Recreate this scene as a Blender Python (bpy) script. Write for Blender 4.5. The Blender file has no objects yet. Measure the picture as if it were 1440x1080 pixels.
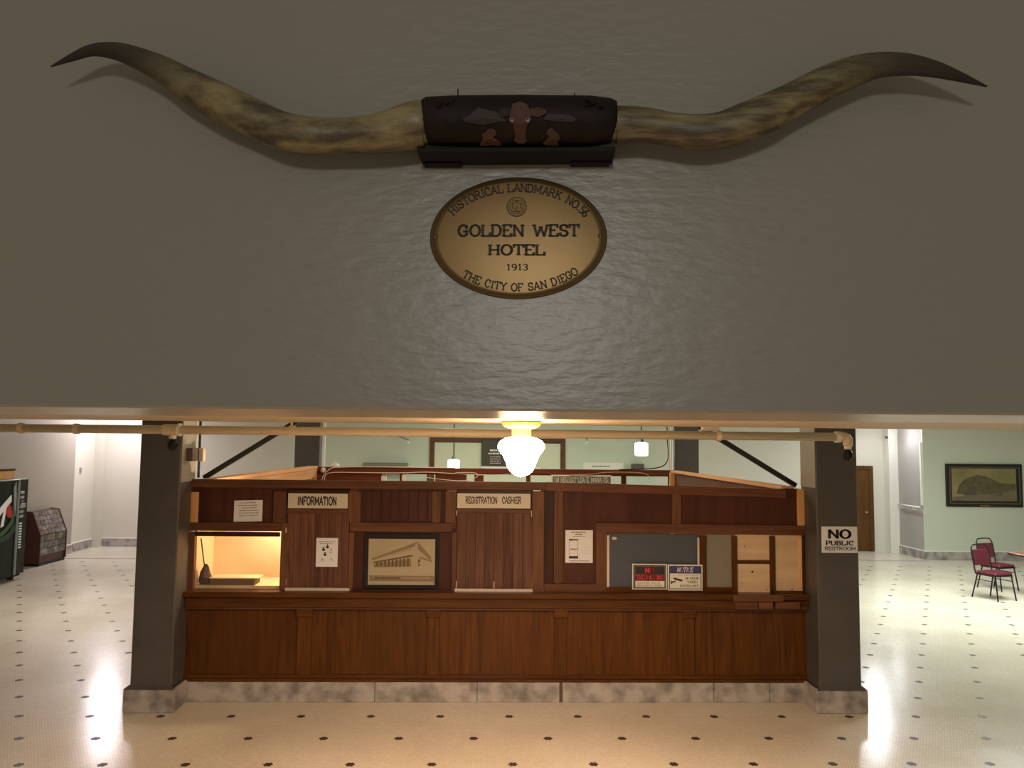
import bpy, bmesh, math, random
from mathutils import Matrix, Vector
random.seed(7)
S = bpy.context.scene
COL = S.collection
PI = math.pi

# ------------------------------------------------------------------ camera
F, H = 1130.0, 2.65                       # focal length in px of a 1440 px wide frame, eye height on the stair landing
d_y = Vector((686 - 720, -(625 - 540), -F))
d_z = (d_y + Vector((1000, -10.5, 0))).cross(d_y)
if d_z.y < 0: d_z = -d_z
d_y.normalize(); d_z.normalize(); d_x = d_y.cross(d_z)
R = Matrix((d_x, d_y, d_z))               # camera -> world
cam_d = bpy.data.cameras.new('camera'); cam = bpy.data.objects.new('camera', cam_d)
COL.objects.link(cam); S.camera = cam
cam_d.sensor_width = 36.0; cam_d.lens = 36.0 * F / 1440.0
cam_d.clip_start = 0.05; cam_d.clip_end = 200
cam.matrix_world = Matrix.Translation((0, 0, H)) @ R.to_4x4()

# ------------------------------------------------------------------ world, exposure, large lights
w = bpy.data.worlds.new('dim_stairwell'); S.world = w; w.use_nodes = True
w.node_tree.nodes['Background'].inputs[0].default_value = (1.0, 0.88, 0.66, 1)
w.node_tree.nodes['Background'].inputs[1].default_value = 0.21
S.view_settings.view_transform = 'Standard'; S.view_settings.look = 'None'
S.view_settings.gamma = 1.0; S.view_settings.use_curve_mapping = False
S.view_settings.exposure = 0.0

def area(name, loc, size, power, col, target=None, sy=None):
    l = bpy.data.lights.new(name, 'AREA'); l.shape = 'RECTANGLE' if sy else 'SQUARE'
    l.size = size
    if sy: l.size_y = sy
    l.energy = power; l.color = col
    o = bpy.data.objects.new(name, l); COL.objects.link(o); o.location = loc
    if target is not None:
        o.rotation_euler = (Vector(target) - Vector(loc)).to_track_quat('-Z', 'Y').to_euler()
    return o
def point(name, loc, r, power, col):
    l = bpy.data.lights.new(name, 'POINT'); l.shadow_soft_size = r; l.energy = power; l.color = col
    o = bpy.data.objects.new(name, l); COL.objects.link(o); o.location = loc
    return o
area('entrance_light', (-0.6, -6.5, 4.35), 0.7, 112, (0.99, 0.98, 0.94), (0, 2, 3.4))
area('aisle_light_left', (-8.9, 19.6, 3.75), 0.35, 72, (1.0, 0.93, 0.98), (-8.3, 17.5, 0))
area('corner_fill_left', (-8.9, 19.9, 3.75), 0.4, 42, (1.0, 0.93, 1.0), (-9.2, 20.75, 1.9))  # added fill, aimed back to brighten the wall past the left corner
area('aisle_light_right', (9.3, 19.4, 3.75), 0.35, 62, (0.93, 0.97, 1.0), (9.0, 17.5, 0))
area('aisle_wash_left', (-6.6, 12.5, 3.8), 2.4, 125, (1.0, 0.9, 0.82))
area('aisle_wash_right', (8.4, 13.0, 3.8), 2.4, 480, (0.9, 1.0, 0.93))
area('office_light', (0.2, 11.2, 3.9), 1.6, 120, (1.0, 0.74, 0.46))
area('back_wash', (0.4, 16.6, 3.8), 4.0, 210, (0.9, 1.0, 0.84), None, 1.0)

area('front_floor_fill', (0.3, 4.5, 2.79), 1.3, 225, (1.0, 0.70, 0.47))  # unseen fill added behind the beam to brighten the front floor
# ------------------------------------------------------------------ pixel -> place on a real plane
def ray(px, py): return R @ Vector((px - 720, 540 - py, -F))
def PY(px, py, Y): r = ray(px, py); return Vector((0, 0, H)) + r * (Y / r.y)
def PX(px, py, X): r = ray(px, py); return Vector((0, 0, H)) + r * (X / r.x)
def PZ(px, py, Z=0.0): r = ray(px, py); return Vector((0, 0, H)) + r * ((Z - H) / r.z)
def RC(x0, y0, x1, y1, Y):
    """rectangle seen between two pixel corners, lying on the plane y = Y -> x0, x1, z0, z1"""
    a, b, c, d = PY(x0, y0, Y), PY(x1, y0, Y), PY(x0, y1, Y), PY(x1, y1, Y)
    return (a.x + c.x) / 2, (b.x + d.x) / 2, (c.z + d.z) / 2, (a.z + b.z) / 2

# ------------------------------------------------------------------ materials
def mat(name, col, rough=0.6, metal=0.0, var=None, bump=None, spec=None, emit=None, coat=0.0):
    m = bpy.data.materials.new(name); m.use_nodes = True
    nt = m.node_tree; b = nt.nodes['Principled BSDF']
    b.inputs['Base Color'].default_value = (*col, 1)
    b.inputs['Roughness'].default_value = rough
    b.inputs['Metallic'].default_value = metal
    b.inputs['Coat Weight'].default_value = coat
    if spec is not None: b.inputs['Specular IOR Level'].default_value = spec
    if emit: b.inputs['Emission Color'].default_value = (*emit[0], 1); b.inputs['Emission Strength'].default_value = emit[1]
    tc = nt.nodes.new('ShaderNodeTexCoord')
    if var:                                # (scale, col2, lo, hi)
        n = nt.nodes.new('ShaderNodeTexNoise'); n.inputs['Scale'].default_value = var[0]; n.inputs['Detail'].default_value = 6
        r = nt.nodes.new('ShaderNodeValToRGB')
        r.color_ramp.elements[0].position = var[2]; r.color_ramp.elements[1].position = var[3]
        r.color_ramp.elements[0].color = (*col, 1); r.color_ramp.elements[1].color = (*var[1], 1)
        nt.links.new(tc.outputs['Object'], n.inputs['Vector']); nt.links.new(n.outputs[0], r.inputs[0])
        nt.links.new(r.outputs[0], b.inputs['Base Color'])
    if bump:                               # (scale, strength, distance, stretch)
        n = nt.nodes.new('ShaderNodeTexNoise'); n.inputs['Scale'].default_value = bump[0]; n.inputs['Detail'].default_value = 4
        u = nt.nodes.new('ShaderNodeBump'); u.inputs['Strength'].default_value = bump[1]; u.inputs['Distance'].default_value = bump[2]
        src = tc.outputs['Object']
        if len(bump) > 3:
            mp = nt.nodes.new('ShaderNodeMapping'); mp.inputs['Scale'].default_value = bump[3]
            nt.links.new(src, mp.inputs[0]); src = mp.outputs[0]
        nt.links.new(src, n.inputs['Vector']); nt.links.new(n.outputs[0], u.inputs['Height']); nt.links.new(u.outputs[0], b.inputs['Normal'])
    return m

def wood(name, c1, c2, axis='z', sc=14.0, rough=0.42, tone=0.25, bump=0.12, coat=0.0):
    m = bpy.data.materials.new(name); m.use_nodes = True
    nt = m.node_tree; b = nt.nodes['Principled BSDF']; b.inputs['Roughness'].default_value = rough
    b.inputs['Coat Weight'].default_value = coat; b.inputs['Specular IOR Level'].default_value = 0.2
    tc = nt.nodes.new('ShaderNodeTexCoord'); oi = nt.nodes.new('ShaderNodeObjectInfo')
    mp = nt.nodes.new('ShaderNodeMapping'); k = {'x': (0.07, 1, 1), 'y': (1, 0.07, 1), 'z': (1, 1, 0.07)}[axis]
    mp.inputs['Scale'].default_value = k
    cb = nt.nodes.new('ShaderNodeCombineXYZ'); ml = nt.nodes.new('ShaderNodeMath'); ml.operation = 'MULTIPLY'; ml.inputs[1].default_value = 37.0
    nt.links.new(oi.outputs['Random'], ml.inputs[0]); nt.links.new(ml.outputs[0], cb.inputs[0]); nt.links.new(ml.outputs[0], cb.inputs[2])
    nt.links.new(tc.outputs['Object'], mp.inputs[0]); nt.links.new(cb.outputs[0], mp.inputs['Location'])
    n = nt.nodes.new('ShaderNodeTexNoise'); n.inputs['Scale'].default_value = sc; n.inputs['Detail'].default_value = 7; n.inputs['Distortion'].default_value = 1.2
    nt.links.new(mp.outputs[0], n.inputs['Vector'])
    r = nt.nodes.new('ShaderNodeValToRGB')
    r.color_ramp.elements[0].position = 0.3; r.color_ramp.elements[1].position = 0.7
    r.color_ramp.elements[0].color = (*c1, 1); r.color_ramp.elements[1].color = (*c2, 1)
    nt.links.new(n.outputs[0], r.inputs[0])
    hs = nt.nodes.new('ShaderNodeHueSaturation'); mr = nt.nodes.new('ShaderNodeMapRange')
    mr.inputs['To Min'].default_value = 1 - tone; mr.inputs['To Max'].default_value = 1 + tone
    nt.links.new(oi.outputs['Random'], mr.inputs['Value']); nt.links.new(mr.outputs[0], hs.inputs['Value'])
    nt.links.new(r.outputs[0], hs.inputs['Color']); nt.links.new(hs.outputs[0], b.inputs['Base Color'])
    u = nt.nodes.new('ShaderNodeBump'); u.inputs['Strength'].default_value = bump; u.inputs['Distance'].default_value = 0.01
    nt.links.new(n.outputs[0], u.inputs['Height']); nt.links.new(u.outputs[0], b.inputs['Normal'])
    return m

M = {}
M['fascia'] = mat('grey_gloss_paint', (0.265, 0.243, 0.200), 0.33, bump=(22, 0.22, 0.010, (0.7, 1, 1.9)), spec=0.5)
M['soffit'] = mat('cream_beam_paint', (0.42, 0.37, 0.29), 0.5, bump=(12, 0.2, 0.01))
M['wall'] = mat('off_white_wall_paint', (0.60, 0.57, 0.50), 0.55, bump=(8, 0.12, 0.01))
M['ceil'] = mat('cream_ceiling_paint', (0.62, 0.56, 0.46), 0.6)
M['low_ceil'] = mat('aged_cream_ceiling_paint', (0.42, 0.345, 0.235), 0.6)
M['pillar'] = mat('dark_grey_pillar_paint', (0.074, 0.068, 0.064), 0.45, bump=(14, 0.25, 0.008), var=(3, (0.060, 0.055, 0.051), 0.4, 0.7))
M['left_wall'] = mat('shaded_beige_left_wall', (0.34, 0.305, 0.26), 0.55, bump=(8, 0.12, 0.01))  # base colour darkened to stand in for weaker light before the far corner
M['sign_red'] = mat('bright_red_print', (0.80, 0.03, 0.035), 0.5)
M['rear_red'] = wood('dark_red_rear_boards', (0.10, 0.026, 0.016), (0.17, 0.05, 0.03), 'x', 9, 0.4, 0.1)
M['return_wall'] = mat('grey_pink_wall_paint', (0.36, 0.33, 0.32), 0.6)
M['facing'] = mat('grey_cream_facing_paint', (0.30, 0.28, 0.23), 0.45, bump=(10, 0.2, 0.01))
M['marble'] = mat('grey_veined_marble', (0.40, 0.372, 0.35), 0.4, var=(5.5, (0.16, 0.148, 0.138), 0.42, 0.68), bump=(9, 0.15, 0.006))
M['dark_gap'] = mat('dark_grime', (0.03, 0.025, 0.02), 0.8)
M['oak'] = wood('orange_brown_oak', (0.052, 0.016, 0.0012), (0.105, 0.036, 0.004), 'z', 16, 0.35, 0.12)
M['oak_x'] = wood('orange_brown_oak_lengthwise', (0.055, 0.0165, 0.002), (0.105, 0.036, 0.006), 'x', 16, 0.3, 0.1)
M['frame_z'] = wood('brown_stained_trim_upright', (0.08, 0.032, 0.013), (0.15, 0.066, 0.029), 'z', 14, 0.45, 0.18)
M['frame_x'] = wood('brown_stained_trim', (0.078, 0.029, 0.014), (0.145, 0.06, 0.03), 'x', 14, 0.45, 0.12)
M['panel'] = wood('dark_red_brown_panel', (0.04, 0.011, 0.006), (0.075, 0.024, 0.013), 'z', 7, 0.5, 0.1)
M['plank'] = wood('reddish_brown_boards', (0.068, 0.025, 0.014), (0.155, 0.07, 0.041), 'z', 18, 0.5, 0.22)
M['dark_wood'] = wood('near_black_wood', (0.022, 0.008, 0.004), (0.05, 0.018, 0.01), 'z', 10, 0.4, 0.1)
M['pine'] = wood('raw_pine', (0.47, 0.335, 0.2), (0.58, 0.43, 0.27), 'x', 6, 0.55, 0.06)
M['pine_z'] = wood('raw_pine_upright', (0.50, 0.27, 0.10), (0.66, 0.40, 0.18), 'z', 8, 0.55, 0.12)
M['pine_y'] = wood('orange_pine_plate', (0.55, 0.28, 0.12), (0.70, 0.40, 0.20), 'y', 8, 0.55, 0.06)
M['cream'] = mat('cream_sign_board', (0.53, 0.48, 0.39), 0.45)
M['paper'] = mat('white_paper', (0.66, 0.67, 0.70), 0.7)
M['sepia'] = mat('sepia_paper', (0.34, 0.29, 0.19), 0.6, var=(4, (0.31, 0.26, 0.165), 0.4, 0.7))
M['sepia_dark'] = mat('sepia_ink', (0.10, 0.07, 0.03), 0.7)
M['sepia_mid'] = mat('sepia_wash', (0.19, 0.145, 0.08), 0.7)
M['ink'] = mat('black_ink', (0.012, 0.010, 0.010), 0.5)
M['grey_ink'] = mat('grey_print', (0.17, 0.14, 0.12), 0.7)
M['white_metal'] = mat('white_painted_metal', (0.72, 0.70, 0.64), 0.4)
M['strip'] = mat('pale_metal_strip', (0.55, 0.48, 0.40), 0.35)
M['black_metal'] = mat('black_painted_metal', (0.010, 0.010, 0.009), 0.4, spec=0.25)
M['brace'] = mat('dark_green_black_bar', (0.02, 0.022, 0.018), 0.4)
M['burgundy'] = mat('burgundy_vinyl', (0.075, 0.009, 0.016), 0.5, spec=0.3, bump=(40, 0.1, 0.004))
M['slate'] = mat('blue_grey_blind', (0.050, 0.058, 0.078), 0.5)
M['grey_pane'] = mat('grey_brown_plastic_pane', (0.19, 0.17, 0.13), 0.35)
M['pipe'] = mat('cream_painted_pipe', (0.66, 0.54, 0.36), 0.4)
M['cable'] = mat('white_cable', (0.75, 0.68, 0.6), 0.4)
M['leather'] = mat('dark_brown_tooled_leather', (0.008, 0.0035, 0.0025), 0.6, spec=0.25, var=(9, (0.018, 0.007, 0.005), 0.45, 0.7), bump=(45, 0.4, 0.006))
M['copper'] = mat('copper_brown_tooling', (0.070, 0.023, 0.010), 0.6, bump=(60, 0.4, 0.004))
M['copper_dark'] = mat('dull_tooled_leather', (0.020, 0.009, 0.006), 0.6, bump=(60, 0.4, 0.004))
M['black_wood'] = mat('black_shelf_paint', (0.004, 0.003, 0.003), 0.8)
M['green_wall'] = mat('pale_green_wall_paint', (0.54, 0.575, 0.48), 0.6, bump=(8, 0.1, 0.01))
M['red_ink'] = mat('red_print', (0.38, 0.012, 0.015), 0.5)
M['blue_ink'] = mat('dark_blue_print', (0.03, 0.03, 0.16), 0.5)
M['sign_cream'] = mat('cream_sign_plastic', (0.62, 0.60, 0.52), 0.4)
M['gold'] = mat('brass_plate', (0.150, 0.088, 0.026), 0.34, 0.6, bump=(5, 0.05, 0.01))
M['engrave'] = mat('dark_brown_engraving', (0.035, 0.018, 0.006), 0.6)
M['seal'] = mat('dulled_brass_seal', (0.19, 0.115, 0.035), 0.5, 0.5)
M['eye'] = mat('bone_white', (0.35, 0.28, 0.22), 0.4)
M['brownbox'] = mat('dark_red_brown_laminate', (0.055, 0.016, 0.012), 0.45)
M['cardboard'] = mat('brown_cardboard', (0.16, 0.095, 0.04), 0.8)
M['machine'] = mat('black_green_machine_enamel', (0.004, 0.008, 0.007), 0.4, spec=0.15)
M['machine_edge'] = mat('grey_metal_trim', (0.25, 0.27, 0.26), 0.35)
M['machine_green'] = mat('dark_green_graphic', (0.006, 0.03, 0.012), 0.35)
M['machine_glow'] = mat('soft_green_graphic', (0.02, 0.085, 0.03), 0.35)
M['picture_black'] = mat('black_brown_frame', (0.008, 0.006, 0.004), 0.35)
M['picture_lip'] = mat('grey_brown_lip', (0.085, 0.06, 0.05), 0.4)
M['olive'] = mat('olive_painted_sky', (0.26, 0.22, 0.10), 0.5, var=(1.6, (0.17, 0.15, 0.055), 0.35, 0.65))
M['olive_dark'] = mat('dark_olive_paint', (0.075, 0.064, 0.030), 0.5, var=(9, (0.13, 0.105, 0.055), 0.4, 0.7))
M['olive_fg'] = mat('grey_olive_paint', (0.16, 0.135, 0.075), 0.5, var=(4, (0.12, 0.10, 0.05), 0.4, 0.7))
M['door'] = wood('brown_door', (0.07, 0.03, 0.007), (0.11, 0.048, 0.013), 'z', 6, 0.4, 0.05)
M['table_top'] = mat('red_brown_table_laminate', (0.20, 0.085, 0.06), 0.3)
M['board'] = mat('dark_brown_letter_board', (0.045, 0.034, 0.018), 0.5)
M['grey_sign'] = mat('weathered_grey_sign', (0.13, 0.14, 0.14), 0.6, var=(20, (0.09, 0.095, 0.095), 0.4, 0.6))
M['duster'] = mat('dark_brown_bristles', (0.07, 0.04, 0.02), 0.9, bump=(60, 0.8, 0.01))
M['inner'] = mat('plywood_back_wall', (0.80, 0.62, 0.42), 0.7, var=(1.3, (0.62, 0.47, 0.30), 0.42, 0.62))
M['canopy'] = mat('cream_enamel_canopy', (0.34, 0.19, 0.05), 0.35)
M['globe'] = mat('lit_opal_glass', (0.9, 0.8, 0.6), 0.3, emit=((1.0, 0.67, 0.40), 88))
M['shade'] = mat('lit_white_shade', (0.9, 0.9, 0.85), 0.4, emit=((0.92, 1.0, 0.84), 5.0))
M['tube'] = mat('lit_fluorescent_cover', (0.9, 0.9, 0.9), 0.4, emit=((1.0, 0.97, 0.94), 7.0))

def glass_mat():
    m = bpy.data.materials.new('clear_acrylic'); m.use_nodes = True; nt = m.node_tree
    for n in list(nt.nodes):
        if n.type != 'OUTPUT_MATERIAL': nt.nodes.remove(n)
    o = [n for n in nt.nodes if n.type == 'OUTPUT_MATERIAL'][0]
    t = nt.nodes.new('ShaderNodeBsdfTransparent'); g = nt.nodes.new('ShaderNodeBsdfGlossy'); x = nt.nodes.new('ShaderNodeMixShader')
    g.inputs['Roughness'].default_value = 0.12; t.inputs[0].default_value = (0.95, 0.94, 0.92, 1); x.inputs[0].default_value = 0.06
    nt.links.new(t.outputs[0], x.inputs[1]); nt.links.new(g.outputs[0], x.inputs[2]); nt.links.new(x.outputs[0], o.inputs[0])
    return m
M['glass'] = glass_mat()

def floor_mat():
    m = bpy.data.materials.new('cream_hexagon_mosaic'); m.use_nodes = True; nt = m.node_tree; b = nt.nodes['Principled BSDF']
    tc = nt.nodes.new('ShaderNodeTexCoord'); mp = nt.nodes.new('ShaderNodeMapping')
    br = nt.nodes.new('ShaderNodeTexBrick'); br.offset = 0.5
    br.inputs['Scale'].default_value = 1.0; br.inputs['Brick Width'].default_value = 0.028; br.inputs['Row Height'].default_value = 0.0245
    br.inputs['Mortar Size'].default_value = 0.0016; br.inputs['Mortar Smooth'].default_value = 0.3
    br.inputs['Color1'].default_value = (0.66, 0.61, 0.52, 1); br.inputs['Color2'].default_value = (0.60, 0.55, 0.46, 1); br.inputs['Mortar'].default_value = (0.44, 0.38, 0.30, 1)
    nt.links.new(tc.outputs['Object'], mp.inputs[0]); nt.links.new(mp.outputs[0], br.inputs['Vector'])
    n = nt.nodes.new('ShaderNodeTexNoise'); n.inputs['Scale'].default_value = 0.8; n.inputs['Detail'].default_value = 5
    nt.links.new(tc.outputs['Object'], n.inputs['Vector'])
    mx = nt.nodes.new('ShaderNodeMixRGB'); mx.blend_type = 'MULTIPLY'; mx.inputs[0].default_value = 0.5
    rp = nt.nodes.new('ShaderNodeValToRGB'); rp.color_ramp.elements[0].position = 0.35; rp.color_ramp.elements[1].position = 0.6
    rp.color_ramp.elements[0].color = (0.82, 0.79, 0.74, 1); rp.color_ramp.elements[1].color = (1, 1, 1, 1)
    nt.links.new(n.outputs[0], rp.inputs[0]); nt.links.new(br.outputs[0], mx.inputs[1]); nt.links.new(rp.outputs[0], mx.inputs[2])
    nt.links.new(mx.outputs[0], b.inputs['Base Color'])
    rr = nt.nodes.new('ShaderNodeMapRange'); rr.inputs['To Min'].default_value = 0.13; rr.inputs['To Max'].default_value = 0.26
    nt.links.new(n.outputs[0], rr.inputs['Value']); nt.links.new(rr.outputs[0], b.inputs['Roughness'])
    b.inputs['Specular IOR Level'].default_value = 0.36
    u = nt.nodes.new('ShaderNodeBump'); u.inputs['Strength'].default_value = 0.25; u.inputs['Distance'].default_value = 0.002
    n2 = nt.nodes.new('ShaderNodeTexNoise'); n2.inputs['Scale'].default_value = 5; nt.links.new(tc.outputs['Object'], n2.inputs['Vector'])
    u2 = nt.nodes.new('ShaderNodeBump'); u2.inputs['Strength'].default_value = 0.06; u2.inputs['Distance'].default_value = 0.02
    nt.links.new(n2.outputs[0], u2.inputs['Height']); nt.links.new(br.outputs['Fac'], u.inputs['Height']); u.invert = True
    nt.links.new(u.outputs[0], u2.inputs['Normal']); nt.links.new(u2.outputs[0], b.inputs['Normal'])
    return m
M['floor'] = floor_mat()
M['rosette'] = mat('dark_brown_mosaic', (0.060, 0.030, 0.018), 0.5, spec=0.2)
M['threshold'] = mat('grey_threshold', (0.30, 0.28, 0.25), 0.4)

def horn_mat(name, seed, dark, stretch=(0.45, 1.2, 1.2)):
    m = bpy.data.materials.new(name); m.use_nodes = True; nt = m.node_tree; b = nt.nodes['Principled BSDF']
    b.inputs['Roughness'].default_value = 0.42
    at = nt.nodes.new('ShaderNodeAttribute'); at.attribute_name = 'along'
    tc = nt.nodes.new('ShaderNodeTexCoord'); mp = nt.nodes.new('ShaderNodeMapping'); mp.inputs['Location'].default_value = (seed, 0, 0); mp.inputs['Scale'].default_value = stretch
    n = nt.nodes.new('ShaderNodeTexNoise'); n.inputs['Scale'].default_value = 13; n.inputs['Detail'].default_value = 9; n.inputs['Roughness'].default_value = 0.62
    nt.links.new(tc.outputs['Object'], mp.inputs[0]); nt.links.new(mp.outputs[0], n.inputs['Vector'])
    base = nt.nodes.new('ShaderNodeValToRGB'); e = base.color_ramp.elements       # blotches
    e[0].position = dark; e[0].color = (0.075, 0.052, 0.028, 1); e[1].position = dark + 0.2; e[1].color = (0.27, 0.215, 0.10, 1)
    e3 = e.new(0.78); e3.color = (0.33, 0.275, 0.15, 1)
    nt.links.new(n.outputs[0], base.inputs[0])
    ad = nt.nodes.new('ShaderNodeMath'); ad.operation = 'ADD'
    sc = nt.nodes.new('ShaderNodeMath'); sc.operation = 'MULTIPLY_ADD'; sc.inputs[1].default_value = 0.35; sc.inputs[2].default_value = -0.17
    nt.links.new(n.outputs[0], sc.inputs[0]); nt.links.new(at.outputs['Fac'], ad.inputs[0]); nt.links.new(sc.outputs[0], ad.inputs[1])
    tip = nt.nodes.new('ShaderNodeValToRGB'); t = tip.color_ramp.elements
    t[0].position = 0.60; t[0].color = (0, 0, 0, 1); t[1].position = 0.80; t[1].color = (1, 1, 1, 1)
    nt.links.new(ad.outputs[0], tip.inputs[0])
    tc2 = nt.nodes.new('ShaderNodeValToRGB'); q = tc2.color_ramp.elements
    q[0].position = 0.6; q[0].color = (0.075, 0.052, 0.034, 1); q[1].position = 0.95; q[1].color = (0.012, 0.007, 0.003, 1)
    nt.links.new(at.outputs['Fac'], tc2.inputs[0])
    mx = nt.nodes.new('ShaderNodeMixRGB'); nt.links.new(tip.outputs[0], mx.inputs[0]); nt.links.new(base.outputs[0], mx.inputs[1]); nt.links.new(tc2.outputs[0], mx.inputs[2])
    nt.links.new(mx.outputs[0], b.inputs['Base Color'])
    u = nt.nodes.new('ShaderNodeBump'); u.inputs['Strength'].default_value = 0.35; u.inputs['Distance'].default_value = 0.008
    nt.links.new(n.outputs[0], u.inputs['Height']); nt.links.new(u.outputs[0], b.inputs['Normal'])
    return m

# ------------------------------------------------------------------ mesh helpers
def box(bm, x0, x1, y0, y1, z0, z1, bev=0.0):
    if x0 > x1: x0, x1 = x1, x0
    if y0 > y1: y0, y1 = y1, y0
    if z0 > z1: z0, z1 = z1, z0
    vs = [bm.verts.new((x, y, z)) for x in (x0, x1) for y in (y0, y1) for z in (z0, z1)]
    fs = []
    for q in ((0, 1, 3, 2), (4, 6, 7, 5), (0, 4, 5, 1), (2, 3, 7, 6), (0, 2, 6, 4), (1, 5, 7, 3)):
        fs.append(bm.faces.new([vs[i] for i in q]))
    if bev > 0:
        es = list({e for f in fs for e in f.edges})
        bmesh.ops.bevel(bm, geom=es, offset=bev, segments=1, affect='EDGES')
def B(*a, **k):
    bm = bmesh.new(); box(bm, *a, **k); return bm
def prism(bm, pts, off):
    """closed polygon of Vectors pushed along the vector off"""
    a = [bm.verts.new(p) for p in pts]; b = [bm.verts.new(Vector(p) + off) for p in pts]
    n = len(pts); bm.faces.new(a); bm.faces.new(b[::-1])
    for i in range(n): bm.faces.new((a[i], b[i], b[(i + 1) % n], a[(i + 1) % n]))
def tube(bm, pts, r, seg=10, along=None, cap=True):
    pts = [Vector(p) for p in pts]; rs = r if isinstance(r, (list, tuple)) else [r] * len(pts)
    rings = []; up = None
    for i, p in enumerate(pts):
        t = (pts[min(i + 1, len(pts) - 1)] - pts[max(i - 1, 0)]).normalized()
        if up is None:
            up = Vector((0, 0, 1)) if abs(t.z) < 0.9 else Vector((0, 1, 0))
        s = t.cross(up).normalized(); up = s.cross(t).normalized()
        rings.append([bm.verts.new(p + (s * math.cos(2 * PI * k / seg) + up * math.sin(2 * PI * k / seg)) * rs[i]) for k in range(seg)])
    for a, b in zip(rings, rings[1:]):
        for k in range(seg): bm.faces.new((a[k], a[(k + 1) % seg], b[(k + 1) % seg], b[k]))
    if cap: bm.faces.new(rings[0][::-1]); bm.faces.new(rings[-1])
    return rings
def lathe(bm, prof, cx, cy, seg=24):
    rings = [[bm.verts.new((cx + r * math.cos(2 * PI * k / seg), cy + r * math.sin(2 * PI * k / seg), z)) for k in range(seg)] for r, z in prof]
    for a, b in zip(rings, rings[1:]):
        for k in range(seg): bm.faces.new((a[k], a[(k + 1) % seg], b[(k + 1) % seg], b[k]))
    bm.faces.new(rings[0][::-1]); bm.faces.new(rings[-1])
def smooth_pts(pts, n=6):
    """Catmull-Rom through the points"""
    out = []; P_ = [pts[0]] + list(pts) + [pts[-1]]
    for i in range(1, len(P_) - 2):
        a, b, c, d = [Vector(v) for v in P_[i - 1:i + 3]]
        for k in range(n):
            t = k / n
            out.append(0.5 * ((2 * b) + (c - a) * t + (2 * a - 5 * b + 4 * c - d) * t * t + (3 * b - a - 3 * c + d) * t ** 3))
    out.append(Vector(pts[-1])); return out

def thing(name, label, cat, loc=(0, 0, 0), rz=0.0, group=None, kind=None):
    o = bpy.data.objects.new(name, None); COL.objects.link(o); o.location = loc; o.rotation_euler = (0, 0, rz)
    o.empty_display_size = 0.1
    if label: o['label'] = label
    if cat: o['category'] = cat
    if group: o['group'] = group
    if kind: o['kind'] = kind
    return o
def root_of(o):
    while o.parent: o = o.parent
    return o
def obj(name, bm, m, parent=None, world=True, smooth=False, label=None, kind=None):
    me = bpy.data.meshes.new(name)
    if isinstance(bm, bmesh.types.BMesh):
        bmesh.ops.recalc_face_normals(bm, faces=bm.faces[:])
        if world and parent is not None:
            bmesh.ops.translate(bm, verts=bm.verts[:], vec=-root_of(parent).location)
        bm.to_mesh(me); bm.free()
    else:
        me = bm
    if smooth:
        for p in me.polygons: p.use_smooth = True
    o = bpy.data.objects.new(name, me); COL.objects.link(o)
    if m is not None: me.materials.clear(); me.materials.append(M[m] if isinstance(m, str) else m)
    if parent is not None: o.parent = parent
    if label: o['label'] = label
    if kind: o['kind'] = kind
    return o
def tag(o, label, cat, group=None):
    o['label'] = label; o['category'] = cat
    if group: o['group'] = group
    return o
def struct(name, bm, m, smooth=False):
    o = obj(name, bm, m, smooth=smooth); o['kind'] = 'structure'; return o

def text_bm(s, x0, x1, y, z0, z1, bold=0.0, shear=0.0, depth=0.0012):
    """the words, fitted into the upright rectangle x0..x1, z0..z1, facing -y"""
    cu = bpy.data.curves.new('words', 'FONT'); cu.body = s; cu.size = 1.0; cu.offset = bold; cu.shear = shear; cu.resolution_u = 3; cu.space_character = 1.12
    o = bpy.data.objects.new('words', cu); COL.objects.link(o)
    dg = bpy.context.evaluated_depsgraph_get(); me = bpy.data.meshes.new_from_object(o.evaluated_get(dg))
    bpy.data.objects.remove(o); bm = bmesh.new(); bm.from_mesh(me); bpy.data.meshes.remove(me)
    xs = [v.co.x for v in bm.verts]; ys = [v.co.y for v in bm.verts]
    a, b, c, d = min(xs), max(xs), min(ys), max(ys)
    for v in bm.verts:
        v.co = Vector((x0 + (v.co.x - a) / (b - a) * (x1 - x0), y, z0 + (v.co.y - c) / (d - c) * (z1 - z0)))
    bmesh.ops.remove_doubles(bm, verts=bm.verts[:], dist=1e-6)
    g = bmesh.ops.extrude_face_region(bm, geom=bm.faces[:])
    bmesh.ops.translate(bm, verts=[v for v in g['geom'] if isinstance(v, bmesh.types.BMVert)], vec=(0, -depth, 0))
    return bm

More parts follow.
